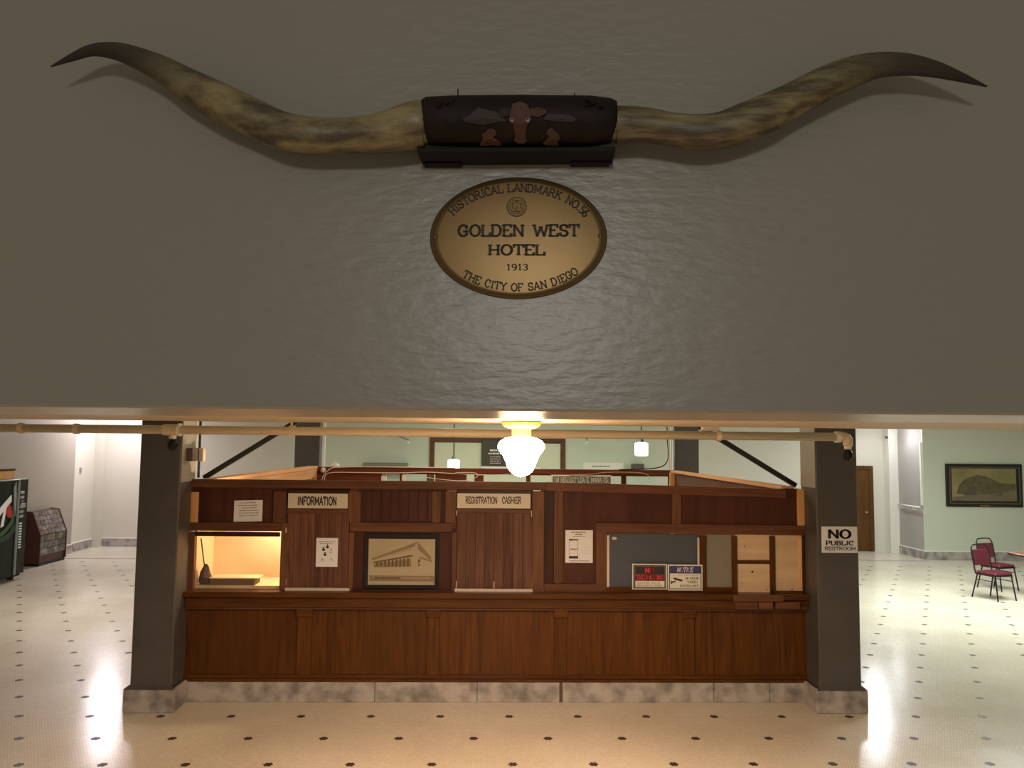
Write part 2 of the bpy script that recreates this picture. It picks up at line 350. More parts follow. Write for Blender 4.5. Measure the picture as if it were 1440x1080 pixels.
# slab-serif and block letters drawn as strokes
def arc(cx, cy, rx, ry, a0, a1, n=9): return [(cx + rx * math.cos(math.radians(a0 + (a1 - a0) * i / n)), cy + ry * math.sin(math.radians(a0 + (a1 - a0) * i / n))) for i in range(n + 1)]
GL = {
 'A': (.78, [[(.08, 0), (.39, 1), (.70, 0)], [(.2, .34), (.58, .34)]], [(.08, 0), (.70, 0)]),
 'C': (.72, [arc(.38, .5, .3, .5, 45, 315, 14), [(.60, .95), (.60, .68)]], []),
 'D': (.76, [[(.12, 0), (.12, 1)], [(.12, 1), (.34, 1)] + arc(.34, .5, .32, .5, 90, -90, 10) + [(.12, 0)]], [(.1, 0), (.1, 1)]),
 'E': (.68, [[(.12, 0), (.12, 1)], [(.12, 1), (.58, 1), (.58, .8)], [(.12, 0), (.6, 0), (.6, .22)], [(.12, .52), (.42, .52)]], [(.1, 0), (.1, 1)]),
 'F': (.66, [[(.12, 0), (.12, 1)], [(.12, 1), (.58, 1), (.58, .8)], [(.12, .52), (.42, .52)]], [(.12, 0), (.1, 1)]),
 'G': (.78, [arc(.38, .5, .3, .5, 45, 320, 14), [(.62, .12), (.62, .42), (.42, .42)], [(.60, .95), (.60, .68)]], [(.62, .42)]),
 'H': (.80, [[(.14, 0), (.14, 1)], [(.66, 0), (.66, 1)], [(.14, .5), (.66, .5)]], [(.14, 0), (.14, 1), (.66, 0), (.66, 1)]),
 'I': (.40, [[(.2, 0), (.2, 1)]], [(.2, 0), (.2, 1)]),
 'K': (.78, [[(.14, 0), (.14, 1)], [(.16, .42), (.62, 1)], [(.32, .62), (.66, 0)]], [(.14, 0), (.14, 1), (.66, 0), (.62, 1)]),
 'L': (.66, [[(.12, 0), (.12, 1)], [(.12, 0), (.6, 0), (.6, .28)]], [(.1, 0), (.12, 1)]),
 'M': (.94, [[(.14, 0), (.14, 1), (.47, .25), (.80, 1), (.80, 0)]], [(.14, 0), (.1, 1), (.84, 1), (.80, 0)]),
 'N': (.82, [[(.14, 0), (.14, 1), (.68, 0), (.68, 1)]], [(.14, 0), (.1, 1), (.68, 1)]),
 'O': (.80, [arc(.4, .5, .32, .5, 0, 360, 18)], []),
 'R': (.78, [[(.14, 0), (.14, 1), (.40, 1)] + arc(.40, .75, .22, .25, 90, -90, 7) + [(.14, .5)], [(.38, .5), (.68, 0)]], [(.14, 0), (.1, 1), (.68, 0)]),
 'S': (.66, [arc(.33, .75, .23, .25, 30, 250, 9) + arc(.33, .25, .24, .25, 70, -150, 9), [(.54, .97), (.54, .75)], [(.1, .05), (.1, .27)]], []),
 'T': (.72, [[(.36, 0), (.36, 1)], [(.06, .78), (.06, 1), (.66, 1), (.66, .78)]], [(.36, 0)]),
 'W': (1.06, [[(.08, 1), (.30, 0), (.53, .8), (.76, 0), (.98, 1)]], [(.08, 1), (.98, 1), (.53, .85)]),
 'Y': (.76, [[(.08, 1), (.38, .5), (.68, 1)], [(.38, .5), (.38, 0)]], [(.38, 0), (.08, 1), (.68, 1)]),
 '1': (.5, [[(.1, .8), (.25, 1), (.25, 0)]], [(.25, 0)]),
 '9': (.62, [arc(.3, .7, .2, .3, 0, 360, 12), arc(.28, .5, .24, .5, 20, -100, 8)], []),
 '3': (.6, [arc(.28, .75, .2, .25, 140, -90, 8), arc(.28, .25, .22, .25, 90, -140, 8)], []),
 '5': (.6, [[(.5, 1), (.14, 1), (.12, .58)], arc(.28, .3, .22, .3, 120, -140, 9)], []),
 '6': (.62, [arc(.3, .3, .2, .3, 0, 360, 12), arc(.34, .5, .24, .5, 80, 200, 8)], []),
 'P': (.72, [[(.14, 0), (.14, 1), (.40, 1)] + arc(.40, .73, .22, .27, 90, -90, 7) + [(.14, .46)]], [(.14, 0)]),
 'U': (.78, [[(.12, 1), (.12, .3)] + arc(.39, .3, .27, .3, 180, 360, 10) + [(.66, 1)]], []),
 'B': (.74, [[(.14, 0), (.14, 1), (.38, 1)] + arc(.38, .76, .2, .24, 90, -90, 6) + [(.14, .52)], [(.38, .52)] + arc(.38, .26, .24, .26, 90, -90, 7) + [(.14, 0)]], []),
 'V': (.74, [[(.08, 1), (.37, 0), (.66, 1)]], []),
 '2': (.6, [arc(.28, .72, .2, .28, 160, -30, 8) + [(.08, 0), (.52, 0)]], []),
 '4': (.64, [[(.42, 0), (.42, 1), (.06, .3), (.56, .3)]], []),
 '.': (.3, [[(.13, .0), (.13, .12)]], []),
 ' ': (.55, [], []),
}
def glyph(bm, ch, T, th, serif=True):
    """adds the strokes of a letter; T maps unit coordinates to x, z; th stroke half-width in unit heights"""
    w_, lines, serifs = GL[ch]
    def seg(a_, b_, h_):
        dx, dy_ = b_[0] - a_[0], b_[1] - a_[1]; L_ = math.hypot(dx, dy_) or 1; ux, uy = dx / L_, dy_ / L_
        a2 = (a_[0] - ux * h_ * .6, a_[1] - uy * h_ * .6); b2 = (b_[0] + ux * h_ * .6, b_[1] + uy * h_ * .6)
        q = [(a2[0] - uy * h_, a2[1] + ux * h_), (b2[0] - uy * h_, b2[1] + ux * h_), (b2[0] + uy * h_, b2[1] - ux * h_), (a2[0] + uy * h_, a2[1] - ux * h_)]
        prism(bm, [T(*v) for v in q], Vector((0, -.0009, 0)))
    for ln in lines:
        for a_, b_ in zip(ln, ln[1:]): seg(a_, b_, th)
    for (sx, sy) in (serifs if serif else ()): seg((sx - .12, sy + (.04 if sy < .5 else -.04)), (sx + .12, sy + (.04 if sy < .5 else -.04)), th * .62)
# ================================================================== THE SHELL
LC = H + 0.165                            # underside of the low ceiling over the desk front
HC = 3.95                                 # high lobby ceiling
fl = struct('floor', B(-13, 15.5, -2, 21.5, -0.2, 0), 'floor')
# --- the front wall over the stair opening, slightly turned to the desk
FA = -0.075
FO = PY(728, 334, 2.06)
n_f = Vector((math.sin(FA), -math.cos(FA), 0))
def FL(px, py, d=0.0):
    """point seen at a pixel, standing d in front of the front wall, in that wall's own axes (x right, -y out, z up)"""
    r = ray(px, py); p0 = FO + n_f * d; t = (p0 - Vector((0, 0, H))).dot(n_f) / r.dot(n_f)
    q = Vector((0, 0, H)) + r * t - FO
    return Vector((q.x * math.cos(FA) + q.y * math.sin(FA), -q.x * math.sin(FA) + q.y * math.cos(FA), q.z))
zb = FL(720, 578).z
bm = B(-3.2, 3.2, 0, 0.62, zb, 2.6, bev=0.006)
wf = struct('wall_front', bm, 'fascia'); wf.location = FO; wf.rotation_euler = (0, 0, FA)
bm = bmesh.new(); box(bm, -3.2, 3.2, 0.62, 0.86, zb + 0.012, 0.9, bev=0.01)
so = struct('trim_1', bm, 'soffit'); so.location = FO; so.rotation_euler = (0, 0, FA)
yfar = PZ(700, 597, LC).y
struct('ceiling', B(-13, 15.5, 2.5, yfar, LC, LC + 0.5), 'low_ceil')
struct('wall_upper', B(-13, 15.5, yfar - 0.12, yfar, LC + 0.5, HC + 0.2), 'ceil')
struct('ceiling_high', B(-13, 15.5, yfar, 21.5, HC, HC + 0.2), 'ceil')
XL = -9.78
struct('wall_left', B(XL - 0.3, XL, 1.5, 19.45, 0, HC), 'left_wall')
struct('wall_left_end', B(XL - 0.36, XL - 0.07, 19.45, 21.2, 0, HC), 'wall')
YB = 20.75
XS = PY(458, 700, YB).x
struct('wall_back_left', B(XL - 0.1, XS, YB, YB + 0.3, 0, HC), 'wall')
struct('wall_back', B(XS, 4.35, YB, YB + 0.3, 0, HC), 'green_wall')
c1 = PZ(1303, 787); c2 = PZ(1254, 772)
XR = 10.55; YR = c1.y
struct('wall_back_right', B(4.35, 10.95, YB, YB + 0.3, 0, HC), 'wall')
struct('wall_right_return', B(XR, XR + 0.3, YR + .04, YB, 0, HC), 'return_wall')
struct('wall_right_front', B(XR, 15.5, YR, YR + 0.04, 0, HC), 'green_wall')
struct('wall_right', B(15.2, 15.5, 1.5, YR, 0, HC), 'wall')
# corner posts
a = PY(133, 700, YB - .1).x; b = PY(144, 700, YB - .1).x
struct('trim_2', B(XL - 0.07, b, YB - 0.22, YB, 0, HC), 'wall')
a = PY(1246, 700, YB - .1).x; b = PY(1256, 700, YB - .1).x
struct('trim_3', B(a, XR, YB - 0.30, YB, 0, HC), 'white_metal')
# baseboards
def baseboard(name, x0, x1, y0, y1, cap_x=0, cap_y=0):
    bm = B(x0, x1, y0, y1, 0, 0.19, bev=0.006)
    o = struct(name, bm, 'marble')
    c = obj('cap', B(x0 - cap_x, x1 + cap_x, y0 - cap_y, y1 + cap_y, 0.19, 0.215, bev=0.004), 'white_metal', o, world=False)
    return o
baseboard('baseboard_left', XL, XL + 0.03, 9, 19.45)
baseboard('baseboard_left_end', XL - .07, XL - .04, 19.45, YB - .22)
baseboard('baseboard_back', PY(144, 700, YB).x, 9.6, YB - 0.03, YB)
baseboard('baseboard_return', XR - 0.03, XR, YR - 0.03, YB - 0.3)
baseboard('baseboard_right', XR, 15.2, YR - 0.03, YR)
bm = B(XL, -4.0, 18.55, 18.63, 0, 0.004); struct('trim_4', bm, 'threshold')
bm = B(4.0, XR - .03, 19.0, 19.08, 0, 0.004); struct('trim_5', bm, 'threshold')
# --- door in the back right
dx1 = PY(1228, 700, YB - .02).x
dz = PY(1215, 655, YB - .02).z
dr = thing('door_1', None, None, (dx1 - 0.55, YB, 0)); dr['kind'] = 'structure'
fr = bmesh.new(); box(fr, dx1 - 0.11, dx1, YB - 0.05, YB + 0.01, 0, dz, bev=.004); box(fr, dx1 - 1.1, dx1 - 0.99, YB - 0.05, YB + 0.01, 0, dz, bev=.004); box(fr, dx1 - 0.99, dx1 - 0.11, YB - 0.05, YB + 0.01, dz - 0.1, dz, bev=.004)
obj('door_frame', fr, 'door', dr, label='brown door frame')
lf = obj('door_leaf', B(dx1 - 0.99, dx1 - 0.11, YB - 0.03, YB - 0.002, 0.01, dz - 0.1, bev=.003), 'door', dr)
kb = bmesh.new(); bmesh.ops.create_uvsphere(kb, u_segments=10, v_segments=6, radius=0.03, matrix=Matrix.Translation((dx1 - 0.2, YB - 0.06, 1.0)))
obj('door_knob', kb, 'machine_edge', lf)

# --- floor rosettes: small dark flowers of seven hexagons, in staggered rows
P0 = PZ(619, 1007.5); SP = 0.2565 * H * 1.024; RW = SP * math.sqrt(3) / 2
d1, d2 = PZ(619, 1007.5), PZ(716, 1007.5); SP = (d2 - d1).length; RW = PZ(619, 1007.5).y - PZ(606, 1075).y; RW /= 2
hexr = SP / 24.2 / math.sqrt(3)
pitch = hexr * math.sqrt(3)
rb = bmesh.new()
cs = [(0, 0)] + [(pitch * math.cos(k * PI / 3), pitch * math.sin(k * PI / 3)) for k in range(6)]
for cx, cy in cs:
    rr_ = hexr * 0.97
    pts = [Vector((cx + rr_ * math.sin(k * PI / 3), cy + rr_ * math.cos(k * PI / 3), -0.001)) for k in range(6)]
    prism(rb, pts, Vector((0, 0, 0.0022)))
bmesh.ops.recalc_face_normals(rb, faces=rb.faces[:])
rme = bpy.data.meshes.new('mosaic_rosette'); rb.to_mesh(rme); rb.free(); rme.materials.append(M['rosette'])
spots = []
for j in range(-3, 22):
    for i in range(-22, 26):
        x = P0.x + (i + (0.5 if j % 2 else 0)) * SP; y = P0.y + j * RW
        if -9.6 < x < 14 and 5.5 < y < 18.3:
            if -2.95 < x < 3.25 and y > 8.45: continue
            if (-3.55 < x < -2.95 or 3.2 < x < 3.9) and 8.1 < y < 8.7: continue
            c = R.transposed() @ (Vector((x, y, 0)) - Vector((0, 0, H)))
            px = 720 - c.x / c.z * F; py = 540 + c.y / c.z * F
            vis = -10 < px < 1450 and py < 1095
            spots.append((0 if vis else 1, y, x))
spots.sort()
for k, (v, y, x) in enumerate(spots[:300]):
    if v: break
    o = bpy.data.objects.new('mosaic_rosette', rme); COL.objects.link(o); o.parent = fl; o.location = (x, y, 0)
rest = [s for s in spots[300:] if s[0] == 0]
if rest:
    bm = bmesh.new()
    for v, y, x in rest:
        for cx, cy in cs:
            prism(bm, [Vector((x + cx + hexr * math.sin(q * PI / 3), y + cy + hexr * math.cos(q * PI / 3), -0.001)) for q in range(6)], Vector((0, 0, 0.0022)))
    obj('mosaic_rosettes_far', bm, 'rosette', fl, kind='stuff')

# ================================================================== PILLARS
def pillar(label, x0, x1, y0, y1, marble=True):
    t = thing('pillar', label, 'pillar', ((x0 + x1) / 2, (y0 + y1) / 2, 0), group='dark grey square lobby pillars')
    obj('shaft', B(x0, x1, y0, y1, 0.22, HC - .002, bev=0.012), 'pillar', t)
    bm = bmesh.new(); box(bm, x0 - 0.045, x1 + 0.045, y0 - 0.045, y0 - 0.01, 0, 0.225, bev=0.008)
    obj('marble_slab', bm, 'marble', t)
    for sx in (x0 - 0.045, x1 + 0.01):
        obj('marble_slab', B(sx, sx + 0.035, y0 - 0.01, y1 + .01, 0, 0.225, bev=0.008), 'marble', t)
    obj('core', B(x0 - .01, x1 + .01, y0 - .01, y1, 0, 0.22), 'dark_gap', t)
    bm = bmesh.new()
    prism(bm, [Vector((x0 - 0.045, y0 - 0.045, 0.225)), Vector((x1 + 0.045, y0 - 0.045, 0.225)), Vector((x1 + 0.001, y0 - 0.001, 0.262)), Vector((x0 - 0.001, y0 - 0.001, 0.262))], Vector((0, 0.002, 0)))
    obj('bevel_cap', bm, 'pillar', t)
    return t
pL = pillar('dark grey pillar at the left end of the reception desk', -3.485, -3.08, 8.2, 8.61)
pR = pillar('dark grey pillar at the right end of the desk carrying the restroom sign', 3.372, 3.80, 8.2, 8.61)
a = PY(414, 640, 14.5).x; b = PY(449, 640, 14.5).x
pillar('far dark grey pillar behind the left rear corner of the desk enclosure', a, b, 14.5, 14.94)
a = PY(949, 640, 14.5).x; b = PY(983, 640, 14.5).x
pillar('far dark grey pillar behind the right rear corner of the desk enclosure', a, b, 14.5, 14.94)

# ================================================================== RECEPTION COUNTER
YC = 8.50
ct = thing('reception_counter', 'long brown wooden reception counter on a grey marble plinth', 'counter', (0.16, YC + 0.2, 0))
cx0, cx1 = PY(266, 970, YC).x, PY(1134, 970, YC).x
joints = [260, 527, 671, 787, 791, 1004, 1083, 1139]
for i in range(len(joints) - 1):
    xa, xb = PY(joints[i], 970, YC).x, PY(joints[i + 1], 970, YC).x
    if joints[i] == 787:
        obj('joint_filler', B(xa, xb, YC + 0.008, YC + 0.2, 0, 0.205), 'picture_lip', ct); continue
    x0, x1, z0, z1 = RC(400, 959, 500, 987, YC)
    obj('marble_slab', B(xa + 0.002, xb - 0.002, YC + random.uniform(0, .004), YC + 0.05, 0, z1, bev=0.004), 'marble', ct)
zm = z1
LX0, LX1 = -3.078, 3.368
YP = YC + 0.03
z_base = PY(690, 949, YP).z
obj('bottom_rail', B(LX0, LX1, YC - 0.005, YC + 0.05, zm, zm + 0.03, bev=0.004), 'oak_x', ct)
obj('bottom_rail', B(LX0, LX1, YC + 0.01, YC + 0.05, zm + 0.03, z_base, bev=0.004), 'oak_x', ct)
z_top = PY(690, 858, YC).z
panels = [(258, 417), (437, 600), (617, 780), (797, 961), (977, 1139)]
for (a_, b_) in panels:
    xa, xb = PY(a_, 910, YP).x, PY(b_, 910, YP).x
    obj('panel', B(xa - .01, xb + .01, YP, YP + 0.03, z_base - .01, z_top + .02), 'oak', ct)
    bm = bmesh.new()                      # thin bead around each panel
    for q in ((xa, xa + .008, z_base, z_top), (xb - .008, xb, z_base, z_top), (xa + .008, xb - .008, z_base, z_base + .008)):
        box(bm, q[0], q[1], YP - 0.006, YP, q[2], q[3])
    obj('bead', bm, 'oak_x', ct)
for (a_, b_) in ((417, 437), (600, 617), (780, 797), (961, 977)):
    xa, xb = PY(a_, 910, YC).x, PY(b_, 910, YC).x
    s = obj('stile', B(xa, xb, YC + 0.005, YC + 0.04, z_base, z_top, bev=0.004), 'oak', ct)
    obj('stile_cap', B(xa - 0.012, xb + 0.012, YC - 0.02, YC + 0.004, z_top - 0.075, z_top + .02, bev=0.006), 'oak_x', s)
obj('backing', B(LX0, LX1, YP + 0.03, YP + 0.5, 0.0, z_top), 'dark_wood', ct)
# moulded ledge (three steps)
zl1 = PY(690, 834, YC - .08).z; zl2 = PY(690, 842, YC - 0.08).z; zl3 = PY(690, 857.5, YC - 0.05).z
obj('ledge', B(LX0, LX1, YC - 0.10, YC + 0.56, zl2, zl1, bev=0.006), 'oak_x', ct)
obj('ledge_moulding', B(LX0, LX1, YC - 0.06, YC + 0.045, zl3 + 0.012, zl2, bev=0.008), 'oak_x', ct)
obj('ledge_moulding', B(LX0, LX1, YC - 0.035, YC + 0.045, zl3 - 0.008, zl3 + 0.012, bev=0.004), 'frame_x', ct)
# added block on the right end of the ledge
x0, x1, z0, z1 = RC(1031, 838, 1131, 846, YC - 0.12)
obj('added_board', B(x0, PY(1101, 842, YC - .12).x, YC - 0.14, YC - .1005, z0, z1 + .01, bev=0.004), 'frame_x', ct)
for q in ((1034, 1066), (1067, 1087), (1091, 1125)):
    x0, x1, z0, z1 = RC(q[0], 847, q[1], 857, YC - 0.12)
    obj('added_block', B(x0, x1, YC - 0.12, YC - 0.0605, z0, z1, bev=0.003), 'frame_x', ct)

# ================================================================== PARTITION ON THE COUNTER
YF = YC + 0.02                            # face of the frame members
zt = PY(690, 677.5, YF).z; zs = zl1
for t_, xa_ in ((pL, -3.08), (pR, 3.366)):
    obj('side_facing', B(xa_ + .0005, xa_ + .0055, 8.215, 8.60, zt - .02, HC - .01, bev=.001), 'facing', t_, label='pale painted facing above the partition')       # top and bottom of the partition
pt = thing('desk_partition', 'brown timber partition with shuttered hatches standing on the counter', 'partition', (0.16, YF + 0.05, zs))
def fz(name, x0, y0, x1, y1, m='frame_z', d=0.0, th=0.04, bev=0.003, label=None):
    a, b, c, e = RC(x0, y0, x1, y1, YF - d)
    return obj(name, B(a, b, YF - d, YF - d + th, c, e, bev=bev), m, pt, label=label)
# dark field panels, set back
fz('field_panel', 262, 680, 406, 737, 'panel', -0.03, 0.02)
fz('field_panel', 503, 681, 628, 737, 'panel', -0.03, 0.02)
fz('field_panel', 488, 742, 640, 837, 'panel', -0.03, 0.02)
fz('field_panel', 760, 681, 784, 825, 'dark_wood', -0.045, 0.02)
fz('field_panel', 788, 683, 946, 745, 'panel', -0.03, 0.02)
fz('field_panel', 786, 738, 842, 830, 'panel', -0.031, 0.02)
fz('field_panel', 952, 687, 1124, 745, 'panel', -0.03, 0.02)
# vertical battens on the centre upper panel
for px in range(511, 606, 13):
    fz('batten', px, 691, px + 11, 733, 'panel', -0.018, 0.011, bev=.002)
# top rail
xa, xb, xc = PY(268, 684, YF).x, PY(768, 684, YF).x, PY(1105, 692, YF).x
obj('top_rail', B(xa, xb, YF - .004, YF + 0.05, zt - 0.085, zt, bev=0.004), 'frame_x', pt)
bm = bmesh.new(); p1, p2, p3, p4 = PY(768, 678, YF), PY(1105, 688, YF), PY(1105, 700, YF), PY(768, 690, YF)
p1.x = p4.x = xb + .001; p2.x = p3.x = xc
prism(bm, [p1, p2, p3, p4], Vector((0, 0.05, 0))); obj('top_rail', bm, 'frame_x', pt)
fz('field_panel', 1103, 687, 1124, 700, 'panel', -0.022, 0.02)
# far left raw end post and right raw end post
fz('end_post', 266.5, 692, 278, 735, 'pine_z', -0.005, 0.05, label='raw unpainted post end')
fz('end_post', 1122, 688, 1132, 739, 'pine_z', 0.002, 0.05, label='raw orange post end')
# mid rails
fz('mid_rail', 265, 735, 397, 747, 'frame_x', 0.003, 0.04)
fz('mid_rail', 492, 735, 636, 748, 'frame_x', 0.004, 0.04)
bm = bmesh.new(); p1, p2, p3, p4 = PY(838, 735.5, YF), PY(1132, 739.5, YF), PY(1132, 753, YF), PY(838, 748.5, YF)
prism(bm, [p1, p2, p3, p4], Vector((0, 0.03, 0))); obj('mid_rail', bm, 'frame_x', pt)
# stiles
fz('stile', 384, 691, 402, 735, 'frame_z')
fz('stile', 394, 735.5, 403, 836, 'frame_z', -0.002)
fz('stile', 490, 691, 507, 735, 'frame_z')
fz('stile', 490, 748.5, 497, 836, 'frame_z')
fz('stile', 607, 691, 620, 735, 'frame_z')
fz('stile', 620, 691, 626, 735, 'dark_wood', -0.02, .02)
fz('stile', 626, 691, 641, 735, 'frame_z')
fz('stile', 635, 748.5, 641.5, 836, 'frame_z')
fz('stile', 748, 691, 765, 836, 'frame_z')
fz('stile', 779, 691, 792, 820, 'frame_z')
fz('stile', 945, 695, 958, 737, 'frame_z')
fz('stile', 838, 748, 853, 826, 'frame_z', 0.001)
fz('bottom_rail', 765, 821, 852, 833, 'frame_x', 0.003)
fz('bottom_rail', 494, 829, 635, 835, 'dark_wood', 0.0)
# hatch 1 and 2: sign rail, planks, pale sill strip
def hatch(x0, x1, n):
    fz('head_rail', x0, 716, x1, 722, 'frame_x', 0.0, 0.03)
    fz('head_rail', x0, 689, x1, 694, 'dark_wood', -0.012, 0.02)
    for k in range(n):
        a_ = x0 + (x1 - x0) * k / n + 0.12; b_ = x0 + (x1 - x0) * (k + 1) / n - 0.12
        fz('plank', a_, 720, b_, 833, 'plank', -0.012 + random.uniform(-.002, .002), 0.02, bev=0.002)
    a, b, c, e = RC(x0 - 3, 833, x1 + 1, 837, YF - .03)
    obj('sill_strip', B(a, b, YF - 0.03, YF + 0.0, zs, zs + 0.028, bev=0.003), 'strip', pt, label='pale metal sill strip')
    fz('backing_board', x0 - 1, 684, x1 + 1, 833, 'dark_wood', -0.05, 0.01)
hatch(403, 490, 9)
hatch(642, 748, 8)
for q in ((640.5, 817, 642, 833), (694, 818, 695.2, 833), (747.2, 820, 748.4, 833), (401, 814, 402.2, 822)):
    fz('edge_strip', *q, 'strip', -0.004, 0.01, bev=.001)
for q in ((641.6, 718, 642.8, 725), (747, 718, 748, 727), (401.5, 742, 402.8, 749)):
    fz('latch', *q, 'strip', 0.004, 0.006, bev=.001)
# lit window on the left
wx0, wx1, wz0, wz1 = RC(273, 755, 394, 829, YF)
fz('window_frame', 262, 748, 272.5, 834, 'frame_z', 0.0, 0.05)
fz('window_frame', 273, 748, 393.5, 754.5, 'dark_wood', -0.005, 0.04)
fz('window_frame', 273, 829.5, 393.5, 835, 'dark_wood', -0.005, 0.04)
obj('window_pane', B(wx0, wx1, YF + 0.02, YF + 0.026, wz0, wz1), 'glass', pt, label='clear plastic pane')
# right window group
fz('window_frame', 838.5, 826, 1031, 834, 'oak_x', 0.001, 0.04)
fz('window_edge', 853.5, 753, 857, 827, 'strip', -0.002, 0.02, bev=.001)
fz('window_edge', 981, 756, 983.5, 794, 'strip', -0.002, 0.02, bev=.001)
fz('blind', 855, 751, 984, 830, 'slate', -0.03, 0.02)
fz('blind_latch', 861, 755, 867, 759, 'strip', -0.015, 0.012, bev=.001)
fz('stile', 984, 753, 993.5, 826, 'oak', 0.0, 0.04)
fz('side_pane', 993, 752, 1031, 829, 'grey_pane', -0.03, 0.02)
fz('stile', 1030, 754, 1037, 837, 'oak', 0.004, 0.04)
for q in ((1034, 750, 1086, 790.3), (1034, 790.7, 1086, 838), (1087, 750, 1130, 835)):
    fz('pine_board', *q, 'pine', -0.02, 0.02)
kn = bmesh.new()
for (kx, ky, kr) in ((1047, 768, .007), (1058, 804, .012), (1078, 829, .008), (1114, 829, .008), (1043, 820, .005)):
    p = PY(kx, ky, YF + .0195)
    bmesh.ops.create_circle(kn, cap_ends=True, segments=8, radius=kr, matrix=Matrix.Translation(p) @ Matrix.Rotation(PI / 2, 4, 'X'))
obj('knot', kn, 'panel', pt)
fz('glazing_bar', 1037, 788, 1085, 793, 'oak_x', -0.002, 0.03)
fz('glazing_bar', 1083, 754, 1090.5, 836, 'oak', 0.0, 0.035)
fz('glazing_bar', 1090.5, 831, 1128, 837, 'oak_x', 0.0, 0.035)
fz('stile', 1123, 756, 1129, 831, 'pine_z', -0.01, 0.03)
fz('stile', 1128.5, 753, 1134, 837, 'dark_wood', 0.0, 0.05)
lt = bmesh.new(); p = PY(1085.5, 831, YF - .01); bmesh.ops.create_uvsphere(lt, u_segments=8, v_segments=6, radius=.015, matrix=Matrix.Translation(p))
obj('latch_knob', lt, 'black_metal', pt)
# the room behind the lit window: a plywood-lined nook
NZ = zl1 + .001
nk = thing('window_nook', 'lamp-lit plywood lining behind the left window', 'lining', (-2.4, YF + 0.9, zs))
obj('back_board', B(-3.06, -1.72, YF + 0.65, YF + 0.67, NZ + .031, 2.0), 'inner', nk)
obj('side_board', B(-1.74, -1.72, YF + 0.08, YF + 0.65, NZ + .031, 2.0), 'inner', nk)
obj('side_board', B(-3.06, -3.04, YF + 0.11, YF + 0.65, NZ + .031, 2.0), 'inner', nk)
obj('shelf', B(-3.06, -1.72, YF + 0.08, YF + 0.67, NZ, NZ + .03), 'inner', nk)
point('nook_lamp', (-2.1, YF + 0.30, 1.93), 0.06, 52, (1.0, 0.76, 0.46))

# carton and feather duster inside that window
x0, x1, z0, z1 = RC(295, 819, 358, 829, YF + .10)
cb_ = thing('carton', 'flat cardboard carton lying behind the lit left window', 'box', ((x0 + x1) / 2, YF + .20, NZ + .031))
obj('carton_body', B(x0, x1, YF + .10, YF + .30, NZ + .031, max(z1, NZ + .095), bev=.004), 'cardboard', cb_)
obj('carton_flap', B(x0 - .004, x1 + .03, YF + .085, YF + .31, max(z1, NZ + .095), max(z1, NZ + .095) + .014, bev=.003), 'inner', cb_)
pd = PY(287, 822, YF + .12); pu = PY(280, 757, YF + .12)
du = thing('feather_duster', 'dark long-handled duster standing behind the lit window', 'duster', (pd.x, YF + .15, NZ + .031))
obj('handle', (lambda b: (tube(b, [(pu.x + .02, YF + .12, pu.z), (pd.x, YF + .15, pd.z + .1)], .007, 8), b)[1])(bmesh.new()), 'duster', du)
bm = bmesh.new(); lathe(bm, [(0.012, NZ + .24), (0.03, NZ + .21), (0.05, NZ + .16), (0.062, NZ + .11), (0.06, NZ + .06), (0.04, NZ + .034)], pd.x, YF + .15, 14)
for v in bm.verts: v.co += Vector((random.uniform(-.009, .009), random.uniform(-.009, .009), 0))
obj('bristle_head', bm, 'duster', du)

# ------------------------------------------------------------------ signs and papers on the partition
def plate(name, label, cat, x0, y0, x1, y1, m, Y, th=0.006, bev=0.0015, group=None, skew=0.0):
    """board seen between two pixel corners, face on the plane Y; returns the thing and a px -> x,z function"""
    a, b, c, e = RC(x0, y0, x1, y1, Y)
    t = thing(name, label, cat, ((a + b) / 2, Y + th / 2, c), group=group)
    bm = B(a, b, Y, Y + th, c, e, bev=bev)
    if skew:
        for v in bm.verts: v.co.z += (v.co.x - (a + b) / 2) * skew
    obj('board', bm, m, t)
    return t
def words(t, s, x0, y0, x1, y1, Y, m='ink', bold=0.0, shear=0.0, name='lettering', skew=0.0):
    a, b, c, e = RC(x0, y0, x1, y1, Y)
    bm = text_bm(s, a, b, Y, c, e, bold, shear)
    if skew:
        for v in bm.verts: v.co.z += (v.co.x - t.location.x) * skew
    return obj(name, bm, m, t)
def patch(t, x0, y0, x1, y1, Y, m, name='print_block', th=0.0008, skew=0.0, parent=None):
    a, b, c, e = RC(x0, y0, x1, y1, Y)
    bm = B(a, b, Y - th, Y, c, e)
    if skew:
        for v in bm.verts: v.co.z += (v.co.x - t.location.x) * skew
    return obj(name, bm, m, parent or t)

def dashes(t, x0, y0, x1, y1, Y, m='grey_ink', skew=0.0):
    """a line of print too small to read: word-length bars"""
    x = x0; bm = bmesh.new()
    while x < x1 - .5:
        e_ = min(x1, x + random.uniform(1.6, 5.5)); a, b, c, e = RC(x, y0, e_, y1, Y); box(bm, a, b, Y - .0006, Y, c, e); x = e_ + .7
    if skew:
        for v in bm.verts: v.co.z += (v.co.x - t.location.x) * skew
    return obj('text_line', bm, m, t)
def block(t, s_, x0, y0, x1, y1, Y, m='ink', th=.12, shear=0.0):
    """plain block letters filling the rectangle between two pixel corners"""
    a, b, c, e = RC(x0, y0, x1, y1, Y); tot = sum(GL[q][0] for q in s_); sx = (b - a) / tot; pos = 0; bm = bmesh.new()
    for q in s_:
        glyph(bm, q, (lambda u, v, p=pos: Vector((a + (p + u + v * shear) * sx, Y, c + v * (e - c)))), th, False); pos += GL[q][0]
    return obj('lettering', bm, m, t)
YS = YF - 0.006
t = plate('information_sign', 'cream board reading INFORMATION over the left shuttered hatch', 'sign', 405, 694, 489, 715, 'cream', YS, .018)
